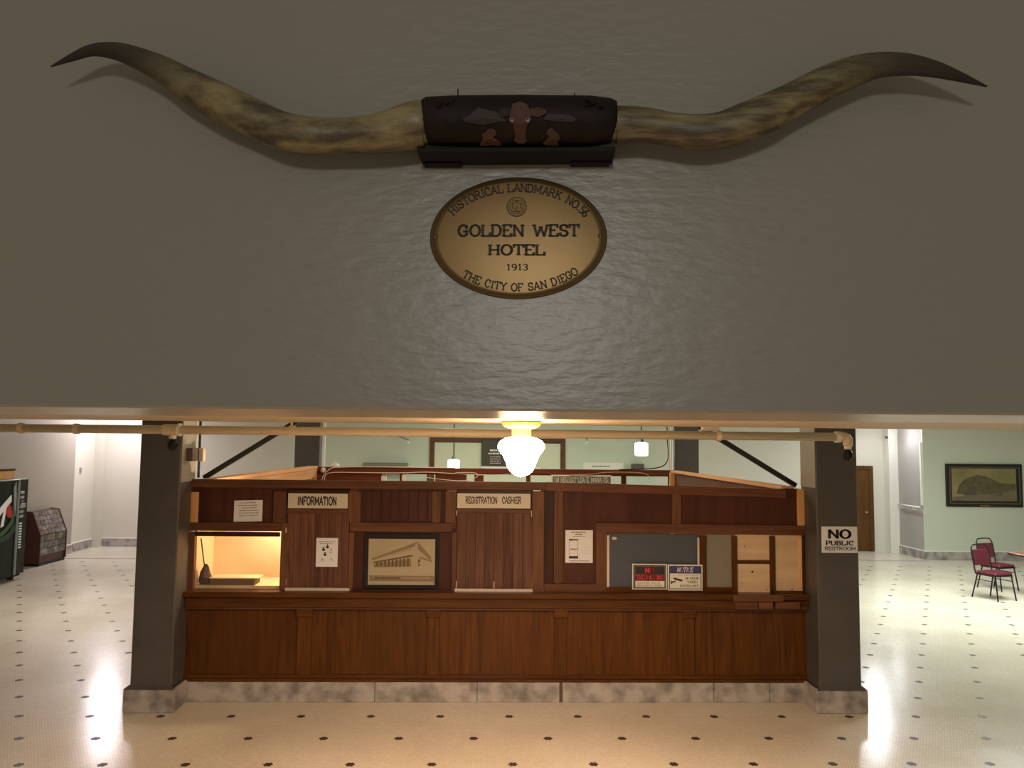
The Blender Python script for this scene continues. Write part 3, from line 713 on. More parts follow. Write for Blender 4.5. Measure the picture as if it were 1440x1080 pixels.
block(t, 'INFORMATION', 418, 699, 473.5, 710, YS, th=.1)
t = plate('cashier_sign', 'cream board reading REGISTRATION CASHIER over the middle hatch', 'sign', 643, 694, 746, 715, 'cream', YS, .018)
block(t, 'REGISTRATION', 654.5, 699, 699.5, 708, YS, th=.09)
block(t, 'CASHIER', 706, 699, 733, 708, YS, th=.09)
# notice at the upper left
YA = YF + 0.028
sk = 0.03
t = plate('paper_notice', 'small tilted white paper notice on the upper left dark panel', 'notice', 329, 703.5, 369, 733.5, 'paper', YA, .0015, 0, skew=sk)
for k, (xa_, xb_) in enumerate(((337, 360), (334, 363), (340, 361), (336, 364), (336, 364), (336, 363))):
    yy = 706.4 + k * 3.6
    dashes(t, xa_, yy, xb_, yy + 1.1, YA - .0006, skew=sk)
# distancing notice on hatch 1
YH = YF + 0.0065
t = plate('distancing_notice', 'white paper notice with black figure symbols on the left shutter', 'notice', 444.5, 756.5, 475, 797, 'paper', YH, .0015, 0)
for (fx, fy) in ((460.5, 769.5), (455, 773), (457, 780)):
    p = PY(fx, fy, YH - .001); bm = bmesh.new()
    bmesh.ops.create_circle(bm, cap_ends=True, segments=10, radius=.0085, matrix=Matrix.Translation(p + Vector((0, 0, .022))) @ Matrix.Rotation(PI / 2, 4, 'X'))
    prism(bm, [p + Vector((math.cos(q) * .017, 0, max(-.014, math.sin(q) * .014))) for q in [k * PI / 6 for k in range(12)]], Vector((0, .0006, 0)))
    obj('figure_symbol', bm, 'ink', t)
dashes(t, 448, 761.5, 471, 762.2, YH - .001); dashes(t, 450, 764.2, 469, 764.9, YH - .001)
dashes(t, 463, 776, 468, 777, YH - .001); dashes(t, 465, 771, 466, 774.5, YH - .001)
for (a0, a1) in (((451.5, 789), (453, 785.5)), ((453, 785.5), (454.6, 789)), ((465, 785), (468.4, 789))):
    bm = bmesh.new(); tube(bm, [PY(*a0, YH - .001), PY(*a1, YH - .001)], .002, 6); obj('arrow_stroke', bm, 'ink', t)
# phone notice
YH2 = YF + 0.0295
t = plate('payment_notice', 'white paper notice showing a phone outline right of the cashier hatch', 'notice', 795, 745.5, 833.5, 791.5, 'paper', YH2, .0015, 0)
dashes(t, 803.5, 747.6, 823.5, 749.2, YH2 - .0006); dashes(t, 809, 750.8, 819, 752.2, YH2 - .0006); dashes(t, 806, 754, 823, 754.7, YH2 - .0006)
patch(t, 800, 758, 813, 785.5, YH2 - .0002, 'grey_ink', 'phone_outline')
patch(t, 800.6, 760.2, 812.4, 782, YH2 - .0012, 'paper', 'phone_screen', .0006)
patch(t, 800, 782, 813, 785.5, YH2 - .0014, 'ink', 'phone_bar', .0006); patch(t, 800, 758, 805.5, 759.8, YH2 - .0014, 'ink', 'phone_bar', .0006)
patch(t, 802, 771.5, 811.5, 773, YH2 - .002, 'sepia_mid', 'phone_bar', .0006)
for k in range(4): dashes(t, 817, 766 + k * 4, 829, 766.7 + k * 4, YH2 - .0006, 'strip')
dashes(t, 800, 788.3, 829, 789.3, YH2 - .0006)

# framed etching of the building
YE = YF + 0.006
t = plate('building_print', 'sepia print of a long arcaded building in a black frame', 'picture', 511.5, 750.5, 617, 828, 'black_wood', YE, .022, .004)
patch(t, 518, 758, 611.5, 822.5, YE - .0002, 'sepia', 'print_sheet', .001)
def poly(t, pts, Y, m, name='print_shape'):
    bm = bmesh.new(); prism(bm, [PY(x, y, Y) for x, y in pts], Vector((0, .0006, 0))); return obj(name, bm, m, t)
YQ = YE - .0018
poly(t, [(523, 785), (587, 762), (587.5, 767), (523, 788)], YQ, 'sepia_mid', 'roof')
poly(t, [(587.5, 762), (606, 783), (606, 789), (587.5, 772)], YQ, 'sepia_mid', 'roof')
poly(t, [(525, 790), (580, 780), (580, 782.6), (525, 792)], YQ, 'sepia_dark', 'cornice')
poly(t, [(590, 782), (608, 789), (608, 791), (590, 785)], YQ, 'sepia_mid', 'cornice')
poly(t, [(526, 792.5), (578, 786), (578, 797), (526, 798)], YQ, 'sepia_mid', 'arcade')
for k in range(9):
    xx = 529 + k * 5.4; top = 788.5 - k * .55
    poly(t, [(xx, 796.5), (xx, top + 1.5), (xx + 1.5, top), (xx + 3, top + 1.2), (xx + 3, 796.3)], YQ - .0008, 'sepia_dark', 'arch')
for k in range(8):
    xx = 552 + k * 3.5; yy = 782.2 - k * 1.05 - 2
    poly(t, [(xx, yy - 1.5), (xx + 1.4, yy - 2), (xx + 1.4, yy + .4), (xx, yy + .8)], YQ - .0008, 'sepia_mid', 'window_mark')
poly(t, [(588, 787), (591, 786), (591, 791), (588, 792)], YQ - .0008, 'sepia_dark', 'arch'); poly(t, [(588, 793), (590.5, 793), (590.5, 796), (588, 796)], YQ - .0008, 'sepia_dark', 'arch')
poly(t, [(584, 765), (587, 764), (587, 797), (582, 797)], YQ - .0004, 'sepia', 'corner_tower')
poly(t, [(519, 809), (610.5, 810), (610.5, 818), (519, 817)], YQ, 'sepia_mid', 'caption_band')
dashes(t, 527, 811.6, 562, 814.4, YQ - .0008, 'sepia_dark'); dashes(t, 565, 812.6, 606, 813.6, YQ - .0008, 'sepia')
# trespassing and surveillance signs
YT = YF - 0.018
t = plate('trespassing_sign', 'black and red NO TRESPASSING sign in the right window, left of the notice', 'sign', 889, 793, 938, 829, 'sign_cream', YT, .004, .001)
patch(t, 890.5, 794.5, 936.5, 827.6, YT - .0002, 'picture_lip', 'border'); patch(t, 893.5, 797, 934.3, 807.2, YT - .0011, 'ink'); patch(t, 893.5, 807.2, 934.3, 816.6, YT - .0011, 'ink')
patch(t, 893.5, 817, 934.3, 825.6, YT - .0011, 'sign_cream')
block(t, 'NO', 907, 798.6, 920, 805.8, YT - .002, 'sign_red', .09); block(t, 'TRESPASSING', 894.5, 808.3, 933.7, 815.8, YT - .002, 'sign_red', .065)
words(t, 'VIOLATORS WILL BE', 895, 818.5, 928, 820.7, YT - .002, 'ink'); words(t, 'PROSECUTED', 896, 822, 930, 824.6, YT - .002, 'ink')
t = plate('surveillance_sign', 'blue-headed NOTICE sign about 24 hour video surveillance', 'sign', 939, 794, 988, 830.5, 'sign_cream', YT, .004, .001)
patch(t, 941, 796, 986.3, 828.4, YT - .0002, 'ink', 'border'); patch(t, 941.8, 797, 985.5, 805.4, YT - .0011, 'blue_ink', 'header'); patch(t, 942, 806.5, 985.3, 827.6, YT - .0011, 'sign_cream')
block(t, 'NOTICE', 951.5, 798, 974.5, 804.4, YT - .002, 'paper', .075, .2)
words(t, 'THIS AREA IS UNDER', 953, 807.8, 983, 809.6, YT - .002, 'grey_ink'); block(t, '24 HOUR', 963.5, 811.6, 982.5, 815, YT - .002, th=.08)
block(t, 'VIDEO', 966.5, 817, 980.5, 820, YT - .002, th=.08); block(t, 'SURVEILLANCE', 956, 822.3, 983, 825.3, YT - .002, th=.07)
poly(t, [(948, 812), (960, 815.5), (959, 818), (946.5, 814.5)], YT - .002, 'ink', 'camera_symbol'); poly(t, [(943.5, 816.5), (945.5, 817.5), (950, 816.5), (951, 818), (946, 819.5), (943.5, 822)], YT - .002, 'ink', 'camera_symbol')
# restroom sign on the pillar
YN = 8.19
t = plate('restroom_sign', 'white NO PUBLIC RESTROOM sign on the right pillar', 'sign', 1155.5, 740.5, 1206, 777.5, 'paper', YN, .008, .004)
block(t, 'NO', 1163.5, 745.3, 1197, 756.8, YN - .0006, th=.1); block(t, 'PUBLIC', 1161, 760.8, 1200.5, 766.6, YN - .0006, th=.1); block(t, 'RESTROOM', 1159.5, 769, 1203.5, 773.8, YN - .0006, th=.075)

# ================================================================== ENCLOSURE SIDES AND BACK
xl = -2.95; YE0, YE1 = YF + 0.055, 13.85
ztop = zt
sw = thing('left_side_wall', 'raw orange stud wall forming the left side of the desk enclosure', 'partition', (xl, (YE0 + YE1) / 2, 0))
obj('top_plate', B(xl - 0.08, xl + 0.06, YE0, YE1, ztop - 0.05, ztop - .002, bev=.004), 'pine_y', sw)
obj('second_plate', B(xl - 0.02, xl + 0.05, YE0, YE1, ztop - 0.20, ztop - 0.05, bev=.004), 'pine_y', sw)
k = 0; y = YE0 + 0.75
while y < YE1 - 0.05:
    obj('stud', B(xl - 0.02, xl + 0.05, y, y + 0.045, 0.0, ztop - 0.20), 'pine_z', sw); y += 0.406; k += 1
obj('sheathing', B(xl - 0.045, xl - 0.02, YE0 + .75, YE1, 0.0, ztop - 0.05), 'pine_z', sw)
xr = 3.22
sw = thing('right_side_wall', 'brown boarded side wall on the right of the desk enclosure', 'partition', (xr, (YE0 + YE1) / 2, 0))
obj('top_plate', B(xr - 0.07, xr + 0.07, YE0 + .01, YE1, ztop - 0.06, ztop - .022, bev=.004), 'pine_y', sw)
obj('inner_boarding', B(xr - 0.02, xr + 0.02, YE0 + .05, YE1, 0.0, ztop - 0.06), 'frame_x', sw)
obj('corner_post', B(xr - 0.09, xr - .021, YE1 - .12, YE1 - .02, 0.0, ztop - .06), 'pine_z', sw)
bw = thing('rear_partition', 'dark red rear partition of the desk enclosure with a long slot opening', 'partition', (0.15, 13.95, 0))
Y2 = 13.9
za, zb2, zc = PY(700, 659, Y2).z, PY(700, 668, Y2).z, PY(700, 680, Y2).z
obj('top_rail', B(xl - .02, xr + .06, Y2, Y2 + 0.08, zb2 + .02, za, bev=.004), 'rear_red', bw)
obj('top_rail', B(xl - .02, xr + .06, Y2 + .01, Y2 + 0.07, zb2, zb2 + .02, bev=.004), 'oak_x', bw)
obj('left_board', B(xl, PY(537, 675, Y2).x, Y2 + .02, Y2 + 0.06, 0, zb2, bev=.004), 'rear_red', bw)
obj('lower_board', B(PY(537, 675, Y2).x + .002, xr, Y2 + .02, Y2 + 0.06, 0, zc - .16), 'rear_red', bw)
for (a_, b_) in ((562, 566), (600, 603), (612, 656), (667, 680), (740, 746), (874, 881), (940, 948)):
    if b_ - a_ > 9: m_ = 'rear_red'
    else: m_ = 'oak'
    obj('post' if m_ == 'oak' else 'slot_board', B(PY(a_, 675, Y2).x, PY(b_, 675, Y2).x, Y2 + .015, Y2 + 0.055, zc - .16, zb2, bev=.003), m_, bw)
# sign lying along the rear partition
YG = Y2 - 0.06
t = plate('manager_sign', 'weathered grey sign with white lettering on the rear partition', 'sign', 775, 668, 860, 681.5, 'white_metal', YG, .02, .002)
patch(t, 777, 670, 858.5, 680.5, YG - .0002, 'grey_sign', 'sign_face', .001)
block(t, 'ON HERBERT', 779, 671.5, 810.5, 678.5, YG - .0016, 'white_metal', .065); block(t, 'LEASE', 812.5, 671.5, 828, 678.5, YG - .0016, 'white_metal', .065); block(t, 'MANAGER', 831, 671.5, 856, 678.5, YG - .0016, 'white_metal', .065)

# white boxes seen in the slot
for i, (a_, b_, y_, m_, lab) in enumerate(((536, 543.5, 669.5, 'white_metal', 'small white junction box at the left end of the rear slot'),
                                 (565, 570, 668, 'white_metal', 'narrow white socket box near the left of the rear slot'))):
    a, b, c, e = RC(a_, y_, b_, y_ + 8, Y2 - .05)
    tag(obj('socket_box', B(a, b, Y2 - .06, Y2 - .005, c - .1, e, bev=.004), m_), lab, 'box')
# cables along the rear partition
def cable(name, label, pts, Y, r, m='cable', cat='cable'):
    bm = bmesh.new(); tube(bm, smooth_pts([PY(x, y, Y) for x, y in pts], 6), r, 6)
    return tag(obj(name, bm, m, smooth=True), label, cat)
cable('cable', 'white cable running along the top edge of the rear partition', [(452, 676), (456, 667), (466, 658.5), (480, 657), (520, 656.3), (570, 657), (640, 658)], Y2 - .03, .008)
cable('cable', 'white cable sagging just below the rear partition top rail', [(456, 678), (458, 668), (468, 664.5), (500, 664.5), (560, 665), (600, 664), (640, 666), (690, 668), (740, 666)], Y2 - .045, .007)
cable('cable', 'pale cable looping left of the middle of the rear slot', [(598, 671), (620, 674), (650, 676), (670, 671), (668, 665), (640, 664.6)], Y2 - .075, .006)
cable('cable', 'copper coloured cable draped over the right of the rear partition', [(800, 668), (830, 667), (850, 664.5), (875, 664), (900, 665), (911, 668), (913, 674)], Y2 - .085, .007, 'pine')
cable('conduit', 'black cable curving down beside the far right pillar', [(938, 600), (938.5, 620), (940, 640), (936, 652), (926, 657.5), (905, 659.5), (870, 660.5)], Y2 - .03, .009, 'black_metal')
bm = bmesh.new(); p = PY(470.5, 655, Y2 + .1); lathe(bm, [(0.085, za + .002), (0.085, za + .02), (0.06, za + .055), (0.02, za + .075)], p.x, p.y, 14)
tag(obj('dome_cap', bm, 'white_metal', smooth=True), 'small white dome on top of the rear partition at the left', 'detector')
bm = bmesh.new(); p = PY(454.5, 661, Y2 - .06); bmesh.ops.create_uvsphere(bm, u_segments=10, v_segments=8, radius=.045, matrix=Matrix.Translation(p))
tag(obj('cable_knot', bm, 'cable', smooth=True), 'white knot of cable at the rear left corner of the enclosure', 'cable')

# white conduit on the far pillars
for (px_, y0_, lab) in ((455, 14.42, 'pale conduit running down the far left pillar'), (944.5, 14.42, 'pale conduit running down the far right pillar')):
    p = PY(px_, 640, y0_); bm = bmesh.new(); tube(bm, [(p.x, y0_, 0.01), (p.x, y0_, HC - .001)], .028, 8)
    tag(obj('conduit', bm, 'white_metal', smooth=True), lab, 'conduit')

# ================================================================== BACK WALL DETAILS
# wide timber framed opening
YW = YB
x0, x1, z0, z1 = RC(604, 616, 795, 665, YW - .06)
z0 = 1.3
wd = thing('window_1', None, None, ((x0 + x1) / 2, YW, z0)); wd['kind'] = 'structure'
f = 0.125
for q in ((x0, x0 + f, z0, z1), (x1 - f, x1, z0, z1), (x0 + f, x1 - f, z1 - f, z1), (x0 + f, x1 - f, z0, z0 + f)):
    obj('frame_member', B(q[0], q[1], YW - .06, YW, q[2], q[3], bev=.005), 'frame_x', wd)
obj('pane', B(x0 + f, x1 - f, YW - .03, YW - .002, z0 + f, z1 - f), mat('pale_yellow_lit_pane', (0.62, 0.62, 0.47), .4), wd)
t = plate('letter_board', 'dark notice board with white lettering hanging in the framed opening', 'sign', 677, 619, 752, 655, 'board', YW - .10, .03, .004)
dashes(t, 689, 632, 707, 634.4, YW - .101, 'white_metal'); dashes(t, 687, 636.8, 707, 638.8, YW - .101, 'white_metal')
for k in range(4): dashes(t, 689, 642 + k * 3, 704, 643 + k * 3, YW - .101, 'strip')
a, b, c, e = RC(677, 656, 760, 659, YW - .1)
tag(obj('wall_shelf', B(a, b, YW - .18, YW - .061, c, e, bev=.004), 'white_metal'), 'thin white ledge under the dark letter board', 'shelf')
t = plate('wall_banner', 'pale banner with faint blue print low on the back wall', 'banner', 820, 650.5, 877, 668, 'white_metal', YW - .02, .018, .002)
dashes(t, 832, 655, 858, 656.5, YW - .0205, 'grey_sign')
t = plate('wall_cabinet', 'low grey-green box on the back wall left of the framed opening', 'cabinet', 510, 651, 572, 665, 'grey_pane', YW - .35, .33, .01)
t = plate('wall_cabinet', 'small dark box on the back wall below the right pendant lamp', 'cabinet', 890, 652.5, 906, 664, 'picture_lip', YW - .3, .28, .01)

def pendant(label, cx, cyt, cyb, halfw, Y):
    c = PY(cx, (cyt + cyb) / 2, Y); top = PY(cx, cyt, Y).z; bot = PY(cx, cyb, Y).z; r = halfw / F * Y
    t = thing('pendant_lamp', label, 'lamp', (c.x, Y, bot), group='pendant lamps at the back of the lobby')
    bm = bmesh.new(); lathe(bm, [(r * .8, bot), (r * .98, bot + .02), (r, (bot + top) / 2), (r * .95, top - .02), (r * .5, top)], c.x, Y, 20)
    obj('shade', bm, 'shade', t, smooth=True)
    bm = bmesh.new(); lathe(bm, [(r * .5, top), (r * .3, top + .04), (.012, top + .09)], c.x, Y, 14); obj('fitter', bm, 'brace', t)
    bm = bmesh.new(); tube(bm, [(c.x, Y, top + .08), (c.x, Y, HC - .002)], .012, 8); obj('stem', bm, 'brace', t)
    return t
pendant('lit white pendant lamp in front of the framed opening', 638, 646, 659, 8.5, 16.6)
pendant('lit white square-sided pendant lamp left of the far right pillar', 902, 622, 641, 9.5, 16.6)
point('pendant_glow', (PY(638, 652, 16.6).x, 16.6, 2.0), .1, 10, (.9, 1, .8))
# wall lights left of the opening (small spots)
for (px_, py_, lab) in ((574, 622, 'small white spot lamp on a bent arm left of the framed opening'), (826, 622, 'small white spot lamp right of the framed opening')):
    p = PY(px_, py_, YB - .5); t = thing('spot_lamp', lab, 'lamp', p)
    bm = bmesh.new(); tube(bm, [p + Vector((-.5 if px_ < 700 else .0, .48, .22)), p + Vector((0, .1, .06)), p], .018, 8); obj('arm', bm, 'machine_edge', t)
    bm = bmesh.new(); bmesh.ops.create_uvsphere(bm, u_segments=10, v_segments=8, radius=.045, matrix=Matrix.Translation(p)); obj('bulb', bm, 'white_metal', t, smooth=True)
# wall return high at the left of back wall
# small ceiling light at the far right
p = PY(1253, 599, 19.9)
t = thing('ceiling_light', 'bright white ceiling light over the corner by the handrail', 'lamp', (p.x, 19.9, p.z))
bm = bmesh.new(); lathe(bm, [(.05, p.z - .04), (.13, p.z - .01), (.16, p.z + .06)], p.x, 19.9, 20); obj('diffuser', bm, 'tube', t, smooth=True)
bm = bmesh.new(); tube(bm, [(p.x, 19.9, p.z + .06), (p.x, 19.9, HC - .002)], .02, 8); obj('stem', bm, 'white_metal', t)
point('corner_glow', (p.x, 19.8, p.z - .3), .12, 14, (.95, .97, 1))

# ================================================================== PIPE, BRACES, LAMP UNDER THE LOW CEILING
YPp = 7.85
pa, pb = PY(0, 601, YPp), PY(1180, 614, YPp)
zp = (PY(300, 604.5, YPp).z + PY(1000, 613, YPp).z) / 2
rp = 6.0 / F * YPp
t = thing('sprinkler_pipe', 'long cream painted pipe slung under the ceiling in front of the pillars', 'pipe', (0, YPp, zp))
bm = bmesh.new(); tube(bm, [(pa.x - 1, YPp, zp), (pb.x, YPp, zp)], rp, 16); obj('pipe_run', bm, 'pipe', t, smooth=True)
for px_ in (30, 108, 410, 1010):
    x = PY(px_, 605, YPp).x; bm = bmesh.new(); tube(bm, [(x - .025, YPp, zp), (x + .025, YPp, zp)], rp * 1.22, 16); cpl = obj('coupling', bm, 'pipe', t)
    if px_ > 200:
        bm = bmesh.new(); tube(bm, [(x, YPp, zp + rp), (x, YPp, LC + .55)], .012, 8); obj('hanger_rod', bm, 'pipe', t)
        bm = bmesh.new(); tube(bm, [(x + .03, YPp + rp, zp - .01), (x + .03, YPp + 1.2, zp + .02)], .03, 10); obj('branch_pipe', bm, 'pipe', t)
xe = pb.x
bm = bmesh.new(); tube(bm, [(xe - .04, YPp, zp), (xe + .01, YPp, zp)], rp * 1.35, 16); obj('elbow_ring', bm, 'white_metal', t)
bm = bmesh.new(); tube(bm, smooth_pts([(xe, YPp, zp), (xe + .05, YPp, zp), (xe + .085, YPp, zp - .03), (xe + .085, YPp, zp - .085)], 4), [rp * 1.15] * 13, 14); obj('elbow', bm, 'pipe', t, smooth=True)
def head(x, y, z):
    bm = bmesh.new(); lathe(bm, [(.02, z - .036), (.042, z - .06), (.047, z - .09), (.036, z - .125), (.022, z - .145)], x, y, 14); hd = obj('sprinkler_head', bm, 'black_metal', t, smooth=True, label='black caged fitting hanging from the pipe')
    bm = bmesh.new(); lathe(bm, [(.035, z), (.035, z - .03), (.02, z - .035)], x, y, 14); obj('collar', bm, 'white_metal', hd)
    for k in range(6):
        bm = bmesh.new(); q = k * PI / 3; tube(bm, [(x + .044 * math.cos(q), y + .044 * math.sin(q), z - .06), (x + .05 * math.cos(q), y + .05 * math.sin(q), z - .09), (x + .038 * math.cos(q), y + .038 * math.sin(q), z - .125)], .003, 5)
        obj('guard_wire', bm, 'brace', hd)
head(xe + .085, YPp, zp - .086)
xt = PY(243, 610, YPp).x
bm = bmesh.new(); tube(bm, [(xt - .09, YPp, zp), (xt + .05, YPp, zp)], rp * 1.3, 16); obj('tee', bm, 'pipe', t)
bm = bmesh.new(); tube(bm, [(xt + .05, YPp, zp), (xt + .075, YPp, zp)], rp * 1.5, 16); obj('tee_ring', bm, 'white_metal', t)
head(xt, YPp, zp - rp * 1.3)
# little junction box on the pipe
a, b, c, e = RC(989, 597, 1008, 605.5, YPp + .3)
tag(obj('junction_box', B(a, b, YPp + .3, YPp + .4, c, LC + .3, bev=.004), 'white_metal'), 'small white box above the pipe near its right hanger', 'box')
# diagonal braces
for (q0, q1, lab) in (((286, 672), (396, 605), 'dark diagonal brace beside the left pillar'), ((1120, 683), (1006, 613), 'dark diagonal brace beside the right pillar')):
    yb_ = YF + .32
    a_ = PY(*q0, yb_); b_ = PY(*q1, yb_); dd = (b_ - a_).normalized(); b_ = b_ + dd * .5
    nrm = Vector((-dd.z, 0, dd.x)) * .026
    bm = bmesh.new(); prism(bm, [a_ - nrm, b_ - nrm, b_ + nrm, a_ + nrm], Vector((0, .05, 0)))
    tag(obj('diagonal_brace', bm, 'brace'), lab, 'brace')
# electrical box on the left pillar side
a_ = PX(262, 639, -3.03)
t = thing('junction_box', 'small beige electrical box on the side of the left pillar', 'box', (-3.04, 8.45, 2.52))
zz0, zz1 = PX(270, 648, -3.07).z, PX(270, 630, -3.07).z
obj('box_body', B(-3.0735, -3.01, 8.32, 8.58, zz0, zz1, bev=.004), 'picture_lip', t)
obj('cover_plate', B(-3.009, -2.965, 8.50, 8.58, zz0 - .005, zz1, bev=.004), 'cream', t, label='cream cover plate')
bm = bmesh.new(); tube(bm, [(-3.05, 8.63, ztop + .01), (-3.05, 8.63, HC - .01)], .014, 8)
tag(obj('conduit', bm, 'brace'), 'thin dark conduit up the back edge of the left pillar', 'conduit')

# lit schoolhouse lamp
LYp = 5.6
lc = PY(733, 630, LYp); k_ = LYp / F
def lz(py): return PY(733, py, LYp).z
lp = thing('ceiling_lamp', 'glowing schoolhouse glass lamp with cream canopy under the low ceiling', 'lamp', (lc.x, LYp, LC))
bm = bmesh.new(); lathe(bm, [(27 * k_, LC - .0005), (29.5 * k_, lz(593.5)), (28.5 * k_, lz(595.5)), (26 * k_, lz(599)), (24 * k_, lz(600.5)), (18 * k_, lz(602.5))], lc.x, LYp, 32)
obj('canopy', bm, 'canopy', lp, smooth=False)
bm = bmesh.new(); lathe(bm, [(14.5 * k_, lz(602.5)), (13.5 * k_, lz(606)), (13.5 * k_, lz(614)), (15 * k_, lz(615.5))], lc.x, LYp, 28)
obj('fitter', bm, 'canopy', lp)
bm = bmesh.new()
prof = [(15, 614.5), (23, 616.5), (29, 620), (32.5, 625), (33, 630), (30, 635), (26, 640), (23.5, 645), (21.5, 650), (19.5, 656), (16.5, 662), (11, 667), (5, 669.5), (1, 670.3)]
lathe(bm, [(r * k_, lz(y)) for r, y in prof], lc.x, LYp, 32)
obj('glass_globe', bm, 'globe', lp, smooth=True, label='glowing white glass globe')

# ================================================================== HORNS AND PLAQUE ON THE FRONT WALL
def fthing(name, label, cat): return thing(name, label, cat, FO, FA)
hs = fthing('mounted_horns', 'long mounted cattle horns joined by a dark tooled leather wrap above the oval plaque', 'horns')
AX = 0.088                                # distance of the horn axis from the wall
def horn(pts, name, m, label, d0, d1):
    c = []; rs = []
    n = len(pts)
    for i, (x, yt_, yb_) in enumerate(pts):
        j0, j1 = max(0, i - 1), min(n - 1, i + 1)
        dx = pts[j1][0] - pts[j0][0]; dy_ = ((pts[j1][1] + pts[j1][2]) - (pts[j0][1] + pts[j0][2])) / 2
        cs_ = abs(dx) / math.hypot(dx, dy_)
        s = i / (n - 1); d = d0 + (d1 - d0) * s
        p = FL(x, (yt_ + yb_) / 2, d); q0 = FL(x, yt_, d); q1 = FL(x, yb_, d)
        c.append(p); rs.append(max((q0 - q1).length / 2 * cs_, .002))
    sp = smooth_pts(c, 5); sr = [v.x for v in smooth_pts([(r, 0, 0) for r in rs], 5)]
    bm = bmesh.new(); tube(bm, sp, sr, 20)
    o = obj(name, bm, m, hs, world=False, smooth=True, label=label)
    L = [0]
    for a_, b_ in zip(sp, sp[1:]): L.append(L[-1] + (b_ - a_).length)
    at = o.data.attributes.new('along', 'FLOAT', 'POINT')
    for i in range(len(sp)):
        for k in range(20): at.data[i * 20 + k].value = L[i] / L[-1]
    return o
left = [(650, 152, 194), (610, 149, 201), (594, 142.5, 206), (572, 147, 211), (535, 160, 214), (485, 167, 215.5), (435, 165, 216), (397, 157, 211), (360, 139, 196), (317, 118, 177), (265, 94, 147), (225, 76, 116), (180, 62.5, 91), (152, 60, 81), (127, 63.5, 79), (102, 75, 86), (72, 92.5, 94.5)]
right = [(820, 152, 194), (858, 153, 199), (868, 150.5, 201), (905, 152, 199.5), (940, 159, 204), (980, 162, 210), (1012, 158.5, 209), (1045, 145, 201), (1080, 130, 188), (1110, 116, 170.5), (1160, 92, 143), (1200, 79, 123), (1235, 74.5, 109), (1272, 76, 105.5), (1310, 85, 108), (1347, 100, 114.5), (1388, 120.7, 122.7)]
horn(left, 'horn', horn_mat('left_horn_keratin', 3.1, 0.40), 'left horn, mostly cream with a dark downturned tip', AX, 0.098)
horn(right, 'horn', horn_mat('right_horn_keratin', 8.4, 0.44, (0.3, 2.0, 2.0)), 'right horn, streaked brown and cream with a dark tip', AX, 0.09)
# leather wrap: slightly bulging cylinder, tooled reliefs, lacing
ends = [(595, 146, 204), (601, 141, 204.5), (640, 138, 205), (730, 136.5, 205), (830, 138, 204.5), (858, 144, 204), (866, 150, 203)]
bm = bmesh.new(); pc, pr = [], []
for x, a_, b_ in ends:
    p = FL(x, (a_ + b_) / 2, AX); p.z = FL(x, 170.5, AX).z; pc.append(p); pr.append((FL(x, a_, AX) - FL(x, b_, AX)).length / 2)
tube(bm, pc, pr, 40); wrap = obj('leather_wrap', bm, 'leather', hs, world=False, smooth=True)
wy = pc[3].y - pr[3]                      # y of the front of the wrap
CL = Vector((0, 0, H)) - FO
CL = Vector((CL.x * math.cos(FA) + CL.y * math.sin(FA), -CL.x * math.sin(FA) + CL.y * math.cos(FA), CL.z))
def on_wrap(px, py, r_):
    """first point of the wrap's round surface of radius r_ seen at a pixel"""
    d = FL(px, py, 0) - CL; oy, oz = CL.y - pc[3].y, CL.z - pc[3].z
    a_ = d.y * d.y + d.z * d.z; b_ = 2 * (oy * d.y + oz * d.z); c_2 = oy * oy + oz * oz - r_ * r_; q = max(0.0, b_ * b_ - 4 * a_ * c_2)
    return CL + d * ((-b_ - math.sqrt(q)) / (2 * a_))
def relief(pts, m, name, dep=0.006):
    """tooled shape standing proud of the wrap, following its curve"""
    bm = bmesh.new(); R_ = pr[3]; n = len(pts); A, Bv = [], []
    for x, y in pts:
        p = on_wrap(x, y, R_ + .001); out = Vector((0, p.y - pc[3].y, p.z - pc[3].z)).normalized()
        A.append(bm.verts.new(p + out * (dep * .6))); Bv.append(bm.verts.new(p - out * .006))
    cx_ = sum((v.co for v in A), Vector()) / n
    p = on_wrap(sum(x for x, y in pts) / n, sum(y for x, y in pts) / n, R_); out = Vector((0, p.y - pc[3].y, p.z - pc[3].z)).normalized()
    cA = bm.verts.new(p + out * (dep * 1.3)); cB = bm.verts.new(p - out * .008)
    for i in range(n):
        j = (i + 1) % n
        bm.faces.new((cA, A[i], A[j])); bm.faces.new((cB, Bv[j], Bv[i])); bm.faces.new((A[i], Bv[i], Bv[j], A[j]))
    return obj(name, bm, m, hs, world=False)
relief([(721, 148), (731, 145), (741, 148), (746, 158), (747, 169), (741, 176), (739, 190), (741, 195), (737, 199), (728, 199), (723, 195), (725, 189), (722, 176), (716, 169), (718, 158)], 'copper', 'steer_head', .010)
relief([(718, 154), (706, 153), (699, 160), (705, 166), (716, 163)], 'copper_dark', 'steer_ear', .007)
relief([(745, 154), (757, 152), (768, 155), (768, 160), (757, 165), (747, 163)], 'copper', 'steer_ear', .007)
for x in (720, 742):
    p = on_wrap(x, 169, pr[3] + .006); bm = bmesh.new(); bmesh.ops.create_uvsphere(bm, u_segments=10, v_segments=8, radius=.0058, matrix=Matrix.Translation(p)); e_ = obj('steer_eye', bm, 'eye', hs, world=False, smooth=True)
    p2 = p + Vector((0, -.005, 0)); bm = bmesh.new(); bmesh.ops.create_uvsphere(bm, u_segments=8, v_segments=6, radius=.0026, matrix=Matrix.Translation(p2)); obj('pupil', bm, 'ink', e_, world=False)
relief([(672, 152), (700, 158), (712, 170), (700, 172), (680, 176), (655, 172), (650, 166), (660, 163)], 'copper_dark', 'tooled_scroll', .003)
